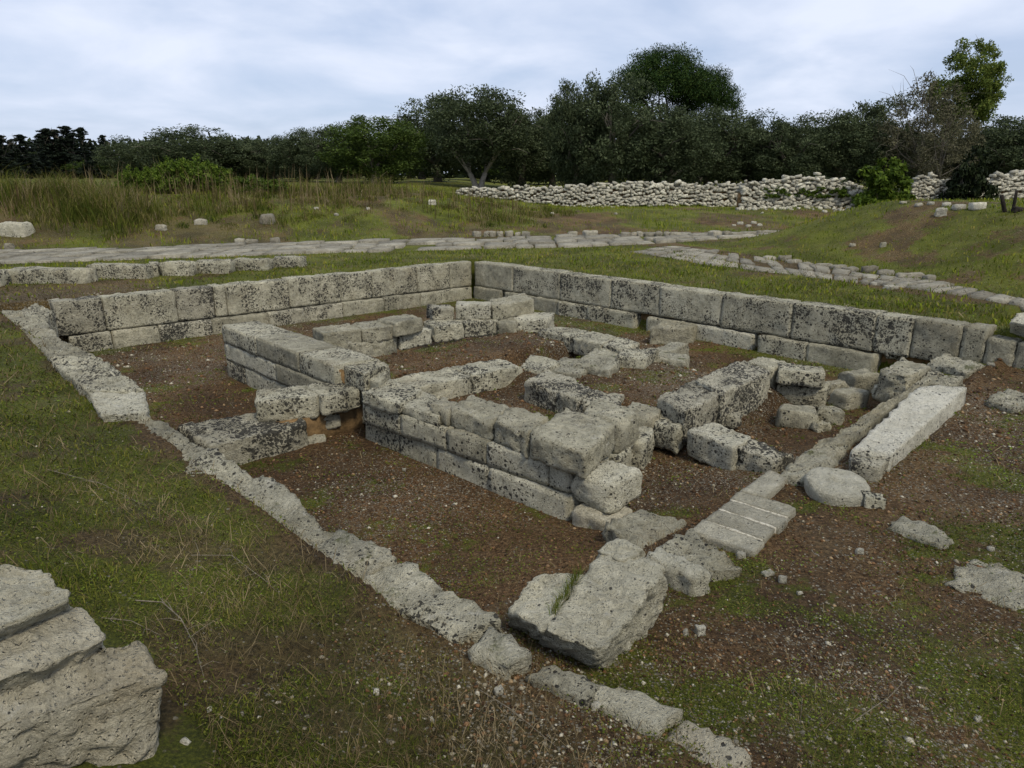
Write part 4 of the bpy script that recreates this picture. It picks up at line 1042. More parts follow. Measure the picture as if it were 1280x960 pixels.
def make_tree(name, kind, seed, W=6.0, H=6.5, clumps=150, per=70, lsize=0.16, mat=None, bark=None, crown_lo=0.12, twin=False, trunk_r=0.28):
    """tree standing at the origin, W wide and H high: trunk with limbs, crown of leaf clumps"""
    rs = np.random.default_rng(seed)
    cen = []; rad = []
    cz, rz = H * (crown_lo + 1) / 2, H * (1 - crown_lo) / 2
    lob = rs.normal(size=(7, 3)); lob /= np.linalg.norm(lob, axis=1, keepdims=True)
    lam = rs.uniform(0.0, 0.16, 7)
    tries = 0
    while len(cen) < clumps and tries < 20000:
        tries += 1
        d = rs.normal(size=3); d /= np.linalg.norm(d)
        if kind == 'spire':
            t_ = rs.random() ** 0.9; an = rs.uniform(0, 6.283); arm = 0.55 + 0.45 * math.sin(3 * an + 9 * t_ + seed); z = H * (0.05 + 0.93 * t_) + 0.25 * arm * rs.random(); r_ = W / 2 * (1 - t_) ** 0.55 * rs.random() ** 0.5 * arm * 1.3
            cen.append((r_ * math.cos(an) + 0.5 * t_ * t_, r_ * math.sin(an), z)); rad.append(0.10 * W * (1 - 0.5 * t_)); continue
        k = 0.88 + max(0, float(np.max(lam * np.clip((lob @ d) * 3 - 2, 0, 1)))) 
        r_ = rs.random() ** 0.30 * k
        p = np.array([d[0] * W / 2 * r_, d[1] * W / 2 * r_, cz + d[2] * rz * r_])
        if kind == 'umbrella':
            p[2] = cz + abs(d[2]) * rz * r_ - (1 - abs(d[2])) * 0.25 * rz
        if kind == 'airy' and float(vnoise(p[None] * 0.55 + seed, seed)[0]) < -0.30: continue
        cen.append(p); rad.append(W * rs.uniform(0.07, 0.12) if kind != 'airy' else W * rs.uniform(0.08, 0.13))
    cen = np.array(cen); rad = np.array(rad)
    root = empty(name, (0, 0, 0))
    parts = []; limbs = []
    bases = [(0, 0)] if not twin else [(-0.10, 0), (0.12, 0.05)]
    fork = H * ((0.17 if twin else 0.22) if kind in ('olive', 'bare') else 0.4)
    for bi, (bx, by) in enumerate(bases):
        lean = rs.uniform(-0.25, 0.25) if not twin else (-0.34, 0.26)[bi]
        f_pt = np.array([bx + lean, by + rs.uniform(-.2, .2), fork])
        parts.append(tube([(bx * 1.3, by, -0.25), (bx, by, 0.15), (bx + lean * .35, by, fork * .5), f_pt], [trunk_r * 1.5, trunk_r * 1.05, trunk_r * .85, trunk_r * .72], 9))
        nl = 5 if kind != 'bare' else 12
        pool = np.arange(len(cen)) if not twin else np.where((cen[:, 0] * lean > 0.2) & (cen[:, 2] > H * 0.4))[0]
        for j in rs.choice(pool, nl, replace=False):
            tgt = cen[j]; mid = (f_pt + tgt) / 2 + rs.normal(size=3) * 0.15 * W / 6
            limbs.append(tube([f_pt, mid, tgt], [trunk_r * .5, trunk_r * .26, trunk_r * .06], 6))
            for _ in range(3 if kind != 'bare' else 8):
                t2 = tgt + rs.normal(size=3) * W * 0.16; limbs.append(tube([mid * .5 + tgt * .5, (tgt + t2) / 2 + rs.normal(size=3) * .1, t2], [trunk_r * .14, trunk_r * .08, trunk_r * .02], 4))
    V, F = join(parts)
    trunk = obj('trunk', mesh_from(name + '_trunk', V, F, True, [bark or M_BARK]), root)
    V, F = join(limbs)
    obj('limbs', mesh_from(name + '_limbs', V, F, True, [bark or M_BARK]), trunk)
    V, F = leaves(cen, per, rad, lsize, rs, aspect=0.42 if kind != 'umbrella' else 0.3)
    obj('crown', mesh_from(name + '_crown', V, F, False, [mat or L_OLIVE]), root)
    return root
def copy_tree(root):
    r = root.copy(); COL.objects.link(r)
    for ch in list(root.children):
        c = ch.copy(); COL.objects.link(c); c.parent = r
        for g in list(ch.children):
            d = g.copy(); COL.objects.link(d); d.parent = c
    return r
_used = set()
def plant(proto, px, ytop, depth, wpx, label, group=None, cat='tree', W=6.0, H=6.5, name=None, sink=0.1):
    x, y = wp(px, depth); z = gz(x, y)
    zt = Dp(px, ytop, depth)[2]
    r = proto if proto.name not in _used else copy_tree(proto)
    _used.add(proto.name)
    if name: r.name = name
    h = (zt - z) * 1.07
    sx = wpx / F_PX * depth / W
    r.location = (x, y, z - sink); r.scale = (sx, sx, h / H)
    r.rotation_euler = (0, 0, random.uniform(0, 6.28))
    tag(r, label, cat, group)
    return r
ol = [make_tree('olive_tree', 'olive', 20 + i, mat=(L_OLIVE, L_OLIVEG, L_OLIVE, L_OLIVEG)[i], clumps=230, per=105, lsize=0.095, crown_lo=0.03) for i in range(4)]
grove = 'olive trees of the grove'
GL = 'dark dense olive tree in the grove behind the drystone walls'
k = 0
front = [(185, 171, 62, 90, 0), (248, 160, 60, 120, 2), (300, 169, 64, 80, 0), (345, 172, 62, 75, 2), (385, 160, 58, 80, 0), (425, 157, 54, 80, 2),
         (548, 122, 60, 105, 2), (650, 138, 56, 90, 0), (690, 134, 58, 90, 2), (720, 96, 48, 76, 0), (764, 98, 47, 112, 2), (832, 132, 47, 110, 0), (884, 136, 50, 110, 2),
         (935, 141, 50, 95, 0), (985, 146, 48, 100, 2), (1040, 138, 49, 105, 0), (1088, 124, 50, 95, 2), (1265, 140, 45, 120, 0), (1228, 160, 48, 90, 2), (1320, 130, 46, 120, 2), (1175, 160, 50, 90, 0)]
def glabel(px):
    for hi, l in ((360, 'dark olive tree of the low row beyond the bramble mound'), (430, 'dark olive tree between the bramble row and the rounder green olive'), (560, 'dark olive crown squeezed between the rounder green olive and the forked one'),
                  (700, 'olive tree filling the gap between the forked olive and the tall central clump'), (740, 'slim feathery olive at the forked-trunk side of the tall central clump'), (790, 'broadest olive of the tall central clump in front of the pines'),
                  (900, 'dark olive tree directly below the two pine crowns'), (1060, 'olive of the even row behind the collapsed drystone wall'), (1120, 'taller olive next to the half bare brownish tree'),
                  (1200, 'low olive at the foot of the eucalyptus'), (9999, 'dense olive behind the tumbled drystone wall past the eucalyptus')):
        if px < hi: return l, grove
for px, yt, dep, w_, i in front:
    plant(ol[i], px, yt, dep, w_ * 1.12, *glabel(px))
for px in range(150, 1400, 64):
    if px in range(0, 1): continue
    sky_y = float(np.interp(px, [150, 250, 340, 470, 560, 640, 760, 880, 950, 1080, 1180, 1280], [186, 172, 182, 168, 145, 150, 115, 135, 160, 145, 165, 155]))
    plant(ol[(1, 0, 3, 2)[(px // 64) % 4]], px + random.uniform(-12, 12), sky_y + 6, random.uniform(72, 88), random.uniform(95, 125), 'olive tree standing in the back row of the grove, mostly hidden', 'olive trees in the back row')
plant(ol[1], 470, 145, 52, 135, 'rounder and greener olive tree beside the olive with visible forked trunk', W=6.0)
tw = make_tree('forked_olive_tree', 'olive', 31, mat=L_OLIVE, clumps=260, per=100, lsize=0.09, crown_lo=0.20, twin=True, trunk_r=0.17, bark=M_BARKP)
t_ = plant(tw, 598, 113, 50, 140, 'olive tree with a bare forked trunk standing on bright grass'); t_.rotation_euler = (0, 0, 0.1)
pine = make_tree('pine_tree', 'umbrella', 41, W=7.0, H=9.0, mat=L_PINE, clumps=230, per=190, lsize=0.085, crown_lo=0.45, bark=M_BARK)
plant(pine, 820, 66, 58, 118, 'tall round-topped pine rising above the olives', W=7.0, H=9.0)
plant(pine, 872, 90, 59, 84, 'lower rounded pine crown leaning out beside the tall pine', W=7.0, H=9.0)
euc = make_tree('eucalyptus_tree', 'airy', 57, W=5.0, H=10.0, mat=L_EUC, clumps=170, per=150, lsize=0.11, crown_lo=0.34, bark=M_BARKP, trunk_r=0.2)
plant(euc, 1186, 57, 58, 78, 'tall airy yellow-green eucalyptus above the grove', W=5.0, H=10.0)
bare = make_tree('withered_tree', 'bare', 63, W=5.0, H=7.0, mat=L_BARE, clumps=120, per=75, lsize=0.08, crown_lo=0.10, bark=M_BARK, trunk_r=0.12)
plant(bare, 1140, 98, 46, 105, 'half bare brownish tree in front of the eucalyptus', W=5.0, H=7.0)
plant(bare, 1172, 135, 44, 80, 'lower withered brown tree leaning beside the half bare one', W=5.0, H=7.0)
con = make_tree('cypress_tree', 'spire', 71, W=2.6, H=7.0, mat=L_CON, clumps=170, per=60, lsize=0.10, trunk_r=0.12)
for px, yt, w_ in ((8, 170, 22), (26, 176, 18), (44, 170, 26), (58, 168, 24), (75, 162, 30), (92, 164, 28), (106, 160, 30), (119, 161, 22), (135, 170, 16)):
    plant(con, px, yt, random.uniform(80, 90), w_ * 1.9, 'jagged dark cypress in the far clump beyond the dry bank', 'far cypress clump', W=2.6, H=7.0)

# the wood beyond the grove closes the horizon
nw = 34000
wx = rng.uniform(-130, 130, nw); wy = 112 + rng.uniform(-8, 8, nw) + 0.0 * wx
top_h = 4.6 + 1.2 * n2(wx, wx * 0, 0.12, 15) + 0.8 * n2(wx, wx * 0, 0.4, 16)
wz = ground_z(wx, wy, False) + top_h * rng.random(nw)
V, F = leaves(np.stack([wx, wy, wz], 1), 1, 0.4, 0.5, np.random.default_rng(5), aspect=0.6)
tag(obj('far_wood', mesh_from('far_wood', V, F, False, [L_DARK])), 'dark mass of the far wood seen between the grove trees', 'wood', kind='stuff')

# bushes
def make_bush(name, seed, mat, W=2.0, H=1.6, clumps=90, per=60, lsize=0.07, rk=1.0):
    rs = np.random.default_rng(seed); cen = []; rad = []
    for _ in range(clumps):
        d = rs.normal(size=3); d[2] = abs(d[2]); d /= np.linalg.norm(d); r_ = rs.random() ** 0.35 * rs.uniform(0.8, 1.08)
        cen.append((d[0] * W / 2 * r_ * 0.9, d[1] * W / 2 * r_ * 0.9, 0.08 * H + d[2] * H * r_ * 0.85)); rad.append(W * rk * rs.uniform(0.06, 0.11))
    root = empty(name, (0, 0, 0))
    parts = []
    for j in range(7):
        t2 = np.array(cen[j * 5]); parts.append(tube([(rs.uniform(-.08, .08), rs.uniform(-.08, .08), -0.15), t2 * .5 + rs.normal(size=3) * .06, t2], [0.03, 0.02, 0.006], 5))
    V, F = join(parts); obj('stem', mesh_from(name + '_stem', V, F, True, [M_BARK]), root)
    V, F = leaves(np.array(cen), per, np.array(rad), lsize, rs, aspect=0.6, up=0.6)
    obj('foliage', mesh_from(name + '_foliage', V, F, False, [mat]), root)
    return root
bb = make_bush('bush', 81, L_BUSH); db = make_bush('dark_shrub', 82, L_DARK); ob = make_bush('grey_shrub', 83, L_OLIVE)
plant(bb, 1104, 193, 33.5, 82, 'bright green leafy bush growing between two drystone walls', cat='bush', W=2.0, H=1.6)
plant(db, 1207, 186, 34.0, 62, 'dark rounded shrub spilling over the dip in the drystone wall', cat='bush', W=2.0, H=1.6)
plant(ob, 1030, 214, 36.5, 70, 'low grey-green shrub behind the collapsed drystone wall', cat='bush', W=2.0, H=1.6)
brm = make_bush('bramble', 91, L_BUSH, W=4.5, H=1.5, clumps=330, per=55, lsize=0.06, rk=0.45)
plant(brm, 240, 192, 29, 125, 'bright green bramble mound rising behind the tall dry grass', cat='bush', W=4.5, H=1.5)
plant(brm, 178, 205, 28.5, 80, 'lower green bramble patch in the tall dry grass', cat='bush', W=4.5, H=1.5)
plant(brm, 312, 216, 29, 110, 'low green bramble trailing beside the bramble mound towards the olives', cat='bush', W=4.5, H=1.5)
for px, w_ in ((958, 24), (972, 30), (1000, 26), (1022, 30), (1046, 34)):
    o_ = plant(bb, px, 226, 34.78, w_, 'creeper of green leaves over the collapsed drystone wall', 'creepers on the drystone wall', cat='creeper', W=2.0, H=1.6)
    o_.location.z += 0.50; o_.scale = (o_.scale[0], o_.scale[1], o_.scale[2] * 0.55)
# ---------------------------------------------------------------- tall grass of the left bank
def blade_mat(name, *stops, trans=0.2):
    m, nt, b = newmat(name); N = NT(nt)
    g = N.n('ShaderNodeNewGeometry').outputs['Random Per Island']
    v = N.n('ShaderNodeTexCoord').outputs['Object']
    big = N.rng(N.noise(v, 0.75, 5, 0.7), 0.32, 0.68, 0.0, 1.0)
    f = N.m('ADD', N.m('MULTIPLY', g, 0.5), N.m('MULTIPLY', big, 0.5))
    col = N.ramp(f, *stops)
    N.put(b.inputs['Base Color'], col); b.inputs['Roughness'].default_value = 0.85; b.inputs['Specular IOR Level'].default_value = 0.08
    t = nt.nodes.new('ShaderNodeBsdfTranslucent'); nt.links.new(col, t.inputs[0])
    ms_ = nt.nodes.new('ShaderNodeMixShader'); ms_.inputs[0].default_value = trans
    o = [n for n in nt.nodes if n.type == 'OUTPUT_MATERIAL'][0]
    nt.links.new(b.outputs[0], ms_.inputs[1]); nt.links.new(t.outputs[0], ms_.inputs[2]); nt.links.new(ms_.outputs[0], o.inputs[0])
    return m
M_TALL = blade_mat('tall_dry_grass', (0.15, (0.030, 0.050, 0.007)), (0.5, (0.088, 0.100, 0.016)), (0.66, (0.15, 0.125, 0.042)), (0.9, (0.23, 0.19, 0.12)))
M_TURF = blade_mat('turf_blades', (0.1, (0.030, 0.050, 0.005)), (0.42, (0.085, 0.112, 0.012)), (0.62, (0.155, 0.155, 0.024)), (0.95, (0.27, 0.22, 0.085)))
M_TUSS = blade_mat('tussock_blades', (0.05, (0.050, 0.080, 0.005)), (0.4, (0.125, 0.170, 0.012)), (0.65, (0.20, 0.215, 0.024)), (0.95, (0.26, 0.21, 0.06)))
M_STRAW = blade_mat('straw', (0.1, (0.035, 0.026, 0.011)), (0.5, (0.115, 0.085, 0.040)), (0.95, (0.30, 0.24, 0.14)))
M_CLOVER = blade_mat('clover_leaves', (0.1, (0.018, 0.028, 0.004)), (0.4, (0.060, 0.078, 0.010)), (0.62, (0.115, 0.118, 0.022)), (0.8, (0.11, 0.16, 0.02)), (0.98, (0.15, 0.22, 0.026)))
def blades(x, y, z, h, w, lean, rs, sway=0.3):
    """bent blades, five corners each: a quad and a tip folded into one quad strip"""
    n = len(x); an = rs.uniform(0, 6.283, n); la = rs.uniform(0, 6.283, n)
    bx, by = np.cos(an) * w / 2, np.sin(an) * w / 2
    lx, ly = np.cos(la) * lean * h, np.sin(la) * lean * h
    b0 = np.stack([x - bx, y - by, z - 0.01], 1); b1 = np.stack([x + bx, y + by, z - 0.01], 1)
    m1 = np.stack([x + bx * .8 + lx * sway, y + by * .8 + ly * sway, z + h * 0.6], 1); m0 = np.stack([x - bx * .8 + lx * sway, y - by * .8 + ly * sway, z + h * 0.6], 1)
    t1 = np.stack([x + bx * .12 + lx, y + by * .12 + ly, z + h * np.sqrt(np.clip(1 - lean ** 2 * .5, 0.05, 1))], 1); t0 = t1 - np.stack([bx * .24, by * .24, 0 * x], 1)
    V = np.stack([b0, b1, m1, m0, t1, t0], 1).reshape(-1, 3)
    i = np.arange(n)[:, None] * 6
    F = np.concatenate([i + np.array([0, 1, 2, 3]), i + np.array([3, 2, 4, 5])], 0)
    return V, F
rs = np.random.default_rng(77)
nc = 1500
x = rs.uniform(-27, 2.5, nc); f_ = rs.gamma(2.6, 1.8, nc) + 1.2
y = pl(ROAD_FAR, x) + f_ + 0.7 + 1.2 * n2(x, x * 0, 0.4, 5)
cl = fbm2(x, y, 0.30, 88, 4)
left = sm(1.0, -9.0, x)
keep = (cl + 0.55 * left + 0.30 * sm(2.0, 5.0, f_)) > rs.random(nc) * 1.25
x, y, cl, left, f_ = x[keep], y[keep], cl[keep], left[keep], f_[keep]
hc = np.clip((0.20 + 0.72 * sm(-7.0, -15.0, x) * sm(1.0, 4.5, f_) + 0.06 * left + 1.1 * cl) * rs.uniform(0.35, 1.45, len(x)), 0.10, 1.5)
rc = (0.22 + 0.55 * hc) * rs.uniform(0.7, 1.3, len(x))
per = 78
cx, cy, ch, cr2 = (np.repeat(q, per) for q in (x, y, hc, rc))
a_ = rs.uniform(0, 6.283, len(cx)); q_ = rs.random(len(cx)) ** 0.55
bx_, by_ = cx + np.cos(a_) * q_ * cr2, cy + np.sin(a_) * q_ * cr2
hb = ch * np.sqrt(np.clip(1.04 - q_ ** 2, 0.03, 1)) * rs.uniform(0.6, 1.12, len(cx))
V, F = blades(bx_, by_, ground_z(bx_, by_), hb, rs.uniform(0.008, 0.026, len(cx)), rs.uniform(0.1, 1.0, len(cx)), rs)
tag(obj('tall_grass', mesh_from('tall_grass', V, F, False, [M_TALL])), 'tall dry and green scrubby grass covering the crest of the left bank', 'grass', kind='stuff')
# dead flower stalks above it
n = 900
x = rs.uniform(-16, 0.5, n); y = pl(ROAD_FAR, x) + rs.uniform(3.5, 8, n)
V, F = blades(x, y, ground_z(x, y), rs.uniform(0.4, 1.05, n) * (0.75 + 0.4 * sm(0, -9, x)), rs.uniform(0.012, 0.022, n), rs.uniform(0.05, 0.3, n), rs)
tag(obj('dead_stalks', mesh_from('dead_stalks', V, F, False, [M_STRAW])), 'thin dead stalks standing out of the tall grass', 'grass', kind='stuff')

# ---------------------------------------------------------------- turf, straw, clover, crumbs
def polar(n, r0, r1, half=1.0, p=1.0):
    r = r0 * (r1 / r0) ** rs.random(n); a = rs.uniform(-half, half, n)
    return r * np.sin(a), r * np.cos(a)
def clear_rocks(x, y):
    """keep off the foreground rocks"""
    return ~((x < -1.05) & (x > -3) & (y > 1.4 - 0.2 * x * 0) & (y < 2.75) & (y - 1.9 < -0.9 * (x + 1.25) + 0.35))
x, y = polar(190000, 1.25, 26, 0.95)
g, p_, d_, br = cover(x, y)
tuft = fbm2(x, y, 3.5, 90, 3)
keep = (np.clip(g * 1.15 - 0.18 + 0.55 * tuft, 0, 1) > rs.random(len(x))) & clear_rocks(x, y)
nr_ = y - pl(ROAD_NEAR, x); fr_ = y - pl(ROAD_FAR, x)
keep &= ~((nr_ > -0.1) & (fr_ < 0.1) & (x < 7))
x, y, g, tuft, br = x[keep], y[keep], g[keep], tuft[keep], br[keep]
dist = np.hypot(x, y)
h = (0.018 + 0.030 * np.clip(g + tuft, 0, 1.4)) * rs.uniform(0.5, 1.7, len(x)) * (1 - 0.4 * br) * np.clip(0.8 + dist / 40, 0.8, 1.3)
h = h * 0.75
V, F = blades(x, y, ground_z(x, y), h, np.clip(rs.uniform(0.002, 0.0045, len(x)) * np.clip(dist / 3.0, 1, 5), 0, 0.02), rs.uniform(0.2, 0.95, len(x)), rs)
tag(obj('turf', mesh_from('turf', V, F, False, [M_TURF])), 'short green turf blades over the bank, lawn and pit edges', 'grass', kind='stuff')
# coarser tussocks on the far lawn, the bank and the mound
n = 72000
x = rs.uniform(-20, 22, n); y = 10 + 34 * rs.random(n) ** 1.2
s1_, t1_ = st(x, y)
g, p_, d_, br = cover(x, y)
tz = fbm2(x, y, 1.1, 130, 4)
keep = (np.clip(0.15 + 0.6 * g + 0.9 * tz, 0.02, 1) > rs.random(n)) & ~((s1_ > -0.4) & (t1_ > -0.4) & (t1_ < 12) & (s1_ < 14)) & ~((y - pl(ROAD_NEAR, x) > -0.15) & (y - pl(ROAD_FAR, x) < 0.15) & (x < 9))
x, y, tz, g = x[keep], y[keep], tz[keep], g[keep]
h = np.clip(0.05 + 0.06 * tz + 0.03 * g, 0.02, 0.14) * rs.uniform(0.5, 1.5, len(x)) * np.where(y - pl(ROAD_FAR, x) > 0, 1.5, 0.8)
V, F = blades(x, y, ground_z(x, y), h, rs.uniform(0.012, 0.035, len(x)), rs.uniform(0.2, 1.0, len(x)), rs)
tag(obj('tussocks', mesh_from('tussocks', V, F, False, [M_TUSS])), 'coarse tussocky grass of the lawn, bank and mound', 'grass', kind='stuff')
x, y = polar(150000, 1.25, 20, 0.95)
g, p_, d_, br = cover(x, y)
clump = fbm2(x, y, 1.6, 95, 3)
keep = (np.clip(0.16 + d_ * 1.0 + 0.7 * clump, 0.08, 1) * 0.8 > rs.random(len(x))) & clear_rocks(x, y)
keep &= ~((y - pl(ROAD_NEAR, x) > -0.1) & (y - pl(ROAD_FAR, x) < 0.1))
x, y, br, clump = x[keep], y[keep], br[keep], clump[keep]; dist = np.hypot(x, y)
h = rs.gamma(2.0, 0.021, len(x)) * (1 - 0.35 * br) + 0.015
lean = rs.uniform(0.95, 1.4, len(x))
V, F = blades(x, y, ground_z(x, y) + 0.006, h, np.clip(rs.uniform(0.0016, 0.0034, len(x)) * np.clip(dist / 3.0, 1, 4), 0, 0.012), lean, rs, sway=0.55)
tag(obj('straw', mesh_from('straw', V, F, False, [M_STRAW])), 'dry straw lying among the turf', 'grass', kind='stuff')
x, y = polar(300000, 1.25, 17, 0.95)
g, p_, d_, br = cover(x, y)
pt = fbm2(x, y, 2.6, 99, 3)
keep = (np.clip((g - 0.18) * 1.0 + 0.7 * pt, 0, 1) > rs.random(len(x))) & clear_rocks(x, y)
x, y = x[keep], y[keep]; n = len(x); dist = np.hypot(x, y)
c = np.stack([x, y, ground_z(x, y) + rs.uniform(0.006, 0.035, n)], 1)
a = rs.normal(size=(n, 3)); a[:, 2] *= 0.35; a /= np.linalg.norm(a, axis=1, keepdims=True)
up = np.array([0, 0, 1.0]) + rs.normal(size=(n, 3)) * 0.4; b = np.cross(a, up); b /= np.linalg.norm(b, axis=1, keepdims=True)
s_ = rs.uniform(0.003, 0.0075, (n, 1)) * np.clip(dist / 3.5, 1, 2.5)[:, None]
V = np.stack([c - a * s_, c - a * s_ * .2 + b * s_ * .75, c + a * s_, c - a * s_ * .2 - b * s_ * .75], 1).reshape(-1, 3)
tag(obj('clover', mesh_from('clover', V, np.arange(n * 4).reshape(n, 4), False, [M_CLOVER])), 'small clover-like weeds in green patches', 'weeds', kind='stuff')

# pebbles and crumbs
oc = np.array([(1, 0, 0), (-1, 0, 0), (0, 1, 0), (0, -1, 0), (0, 0, 1), (0, 0, -1)], float)
of = np.array([(0, 2, 4), (2, 1, 4), (1, 3, 4), (3, 0, 4), (2, 0, 5), (1, 2, 5), (3, 1, 5), (0, 3, 5)])
def crumbs(x, y, size, flat=0.6):
    n = len(x); an = rs.uniform(0, 6.283, n)
    sc = size[:, None] * rs.uniform(0.6, 1.2, (n, 3)); sc[:, 2] *= flat
    v = oc[None] * sc[:, None, :] * rs.uniform(0.8, 1.2, (n, 6, 1))
    ca_, sa_ = np.cos(an)[:, None], np.sin(an)[:, None]
    X = v[..., 0] * ca_ - v[..., 1] * sa_ + x[:, None]; Y = v[..., 0] * sa_ + v[..., 1] * ca_ + y[:, None]
    Z = v[..., 2] + (ground_z(x, y) + size * 0.15)[:, None]
    V = np.stack([X, Y, Z], 2).reshape(-1, 3)
    F = (np.arange(n)[:, None, None] * 6 + of[None]).reshape(-1, 3)
    return V, F
def crumb_mat(name, *stops):
    m, nt, b = newmat(name); N = NT(nt)
    g = N.n('ShaderNodeNewGeometry').outputs['Random Per Island']
    v = N.n('ShaderNodeTexCoord').outputs['Object']
    col = N.mix(0.5, N.ramp(g, *stops), N.ramp(N.noise(v, 160, 4, 0.7), (0.3, (0.6, 0.6, 0.6)), (0.7, (1.2, 1.2, 1.2))), 'MULTIPLY')
    N.put(b.inputs['Base Color'], col)
    return m
M_PEB = crumb_mat('limestone_crumbs', (0.0, (0.15, 0.125, 0.085)), (0.6, (0.28, 0.25, 0.18)), (1.0, (0.46, 0.43, 0.34)))
M_CLOD = crumb_mat('brown_clods', (0.0, (0.022, 0.013, 0.007)), (0.5, (0.10, 0.052, 0.022)), (0.85, (0.18, 0.10, 0.048)), (1.0, (0.28, 0.20, 0.11)))
x, y = polar(60000, 1.3, 15, 0.95)
g, p_, d_, br = cover(x, y)
keep = (np.clip(p_ * 1.4 + 0.35 * fbm2(x, y, 3, 111, 3) - 0.05, 0.004, 1) > rs.random(len(x))) & clear_rocks(x, y)
x, y = x[keep], y[keep]
sz_ = np.clip(rs.gamma(2.0, 0.0026, len(x)), 0.0025, 0.03) * np.clip(np.hypot(x, y) / 4.5, 1, 2.2)
V, F = crumbs(x, y, sz_)
tag(obj('limestone_gravel', mesh_from('limestone_gravel', V, F, False, [M_PEB])), 'pale crumbs of limestone strewn over the floors and path', 'gravel', kind='stuff')
x, y = polar(105000, 1.3, 15, 0.95)
g, p_, d_, br = cover(x, y)
keep = (np.clip(br * (0.75 - 0.6 * g) + 0.3 * fbm2(x, y, 2, 121, 3), 0, 1) > rs.random(len(x))) & (br > 0.3) & clear_rocks(x, y)
x, y = x[keep], y[keep]
sz_ = np.clip(rs.gamma(2.2, 0.0026, len(x)), 0.0025, 0.016) * np.clip(np.hypot(x, y) / 4.0, 1, 2.5)
V, F = crumbs(x, y, sz_)
tag(obj('brown_litter', mesh_from('brown_litter', V, F, False, [M_CLOD])), 'reddish brown crumbs and litter covering the pit floors', 'litter', kind='stuff')

# ---------------------------------------------------------------- single small stones
def pebble(px, py, w_, h_, label, mat=M_DRY, group=None, **kw):
    return boulder(px, py, w_, h_, mat, label, 'stone', group, name='small_stone', r=0.35, sink=0.12, res=0.02, **kw)
pebble(623, 872, 17, 13, 'single small white pointed stone in the turf of the bank')
pebble(877, 796, 16, 14, 'white egg-shaped stone on brown gravel near the cracked corner block')
pebble(857, 797, 10, 10, 'tiny white stone beside the egg-shaped one')
pebble(961, 722, 17, 7, 'flat white chip below the grooved slab')
pebble(979, 729, 10, 8, 'smaller white chip next to the flat chip below the grooved slab')
pebble(927, 700, 12, 9, 'grey chip touching the rough pitted stone')
pebble(1076, 694, 11, 8, 'white chip alone on brown gravel below the drum stone')
pebble(920, 935, 12, 10, 'white lump of stone at the end of the sunken low wall')
pebble(905, 945, 22, 16, 'pale stone crumb beside the white lump at the end of the low wall', mat=M_PALE)
for px, py, w_ in ((745, 888, 12), (500, 905, 7), (302, 898, 9), (262, 893, 8), (470, 870, 8), (232, 935, 14), (640, 905, 9), (1224, 905, 10), (1000, 745, 8), (1100, 700, 7), (1240, 690, 8), (540, 905, 7), (345, 560, 9), (505, 590, 7), (610, 590, 6), (700, 745, 7)):
    pebble(px, py, w_, w_ * 0.7, 'small pale pebble lying loose on the ground', group='loose pebbles')
boulder(17, 296, 34, 18, M_PALE, 'big whitish boulder lying on the dry bank', 'boulder', name='boulder', r=0.35)
boulder(333, 280, 18, 12, M_ROAD, 'smooth round boulder on the crest of the bank', 'boulder', name='boulder', r=0.5)
boulder(200, 288, 13, 7, M_ROAD, 'small pale boulder on the dry bank above the road', 'boulder', name='boulder', r=0.4)
boulder(250, 281, 16, 7, M_ROAD, 'flat pale boulder near the tall grass of the bank', 'boulder', name='boulder', r=0.4)
boulder(10, 312, 12, 8, M_ROAD, 'stone at the road edge below the big whitish boulder', 'stone', name='stone', r=0.3)
boulder(1085, 250, 12, 6, M_DRY, 'white stone in the grass before the bright green bush', 'stone', name='stone', r=0.3)
boulder(1077, 248, 20, 8, M_DRY, 'larger white stone at the foot of the collapsed wall', 'stone', name='stone', r=0.3)
boulder(1178, 270, 14, 10, M_DRY, 'pale stone standing up behind the green mound', 'stone', name='stone', r=0.3)
boulder(1105, 309, 8, 7, M_GREY, 'grey stone upright in the turf of the mound', 'stone', name='stone', r=0.3)
boulder(1067, 308, 8, 4, M_DRY, 'white chip of stone in the turf of the mound', 'stone', name='stone', r=0.3)
boulder(1116, 362, 18, 6, M_DRY, 'flat white stone on the lawn beside the side path', 'stone', name='stone', r=0.3)
boulder(1094, 357, 8, 4, M_DRY, 'little white stone on the lawn next to the flat one', 'stone', name='stone', r=0.3)
boulder(1240, 458, 10, 5, M_DRY, 'chip of stone under the low squared stone', 'stone', name='stone', r=0.3)
boulder(540, 256, 10, 6, M_DRY, 'white stone in weeds left of the long drystone wall', 'stone', name='stone', r=0.3)
for px, py, w_ in ((918, 283, 6), (926, 281, 8), (936, 284, 6), (943, 280, 7), (950, 283, 5), (1130, 255, 8), (1150, 258, 10), (1165, 256, 9), (1200, 262, 14), (1225, 262, 18), (1185, 258, 10), (690, 268, 5), (460, 262, 5), (420, 270, 6), (395, 262, 6), (770, 268, 5)):
    boulder(px, py, w_, max(3, w_ * 0.5), M_DRY, 'scattered whitish stone on the slopes before the drystone walls', 'stone', 'stones strewn on the slopes', name='stone', r=0.3, res=0.08)

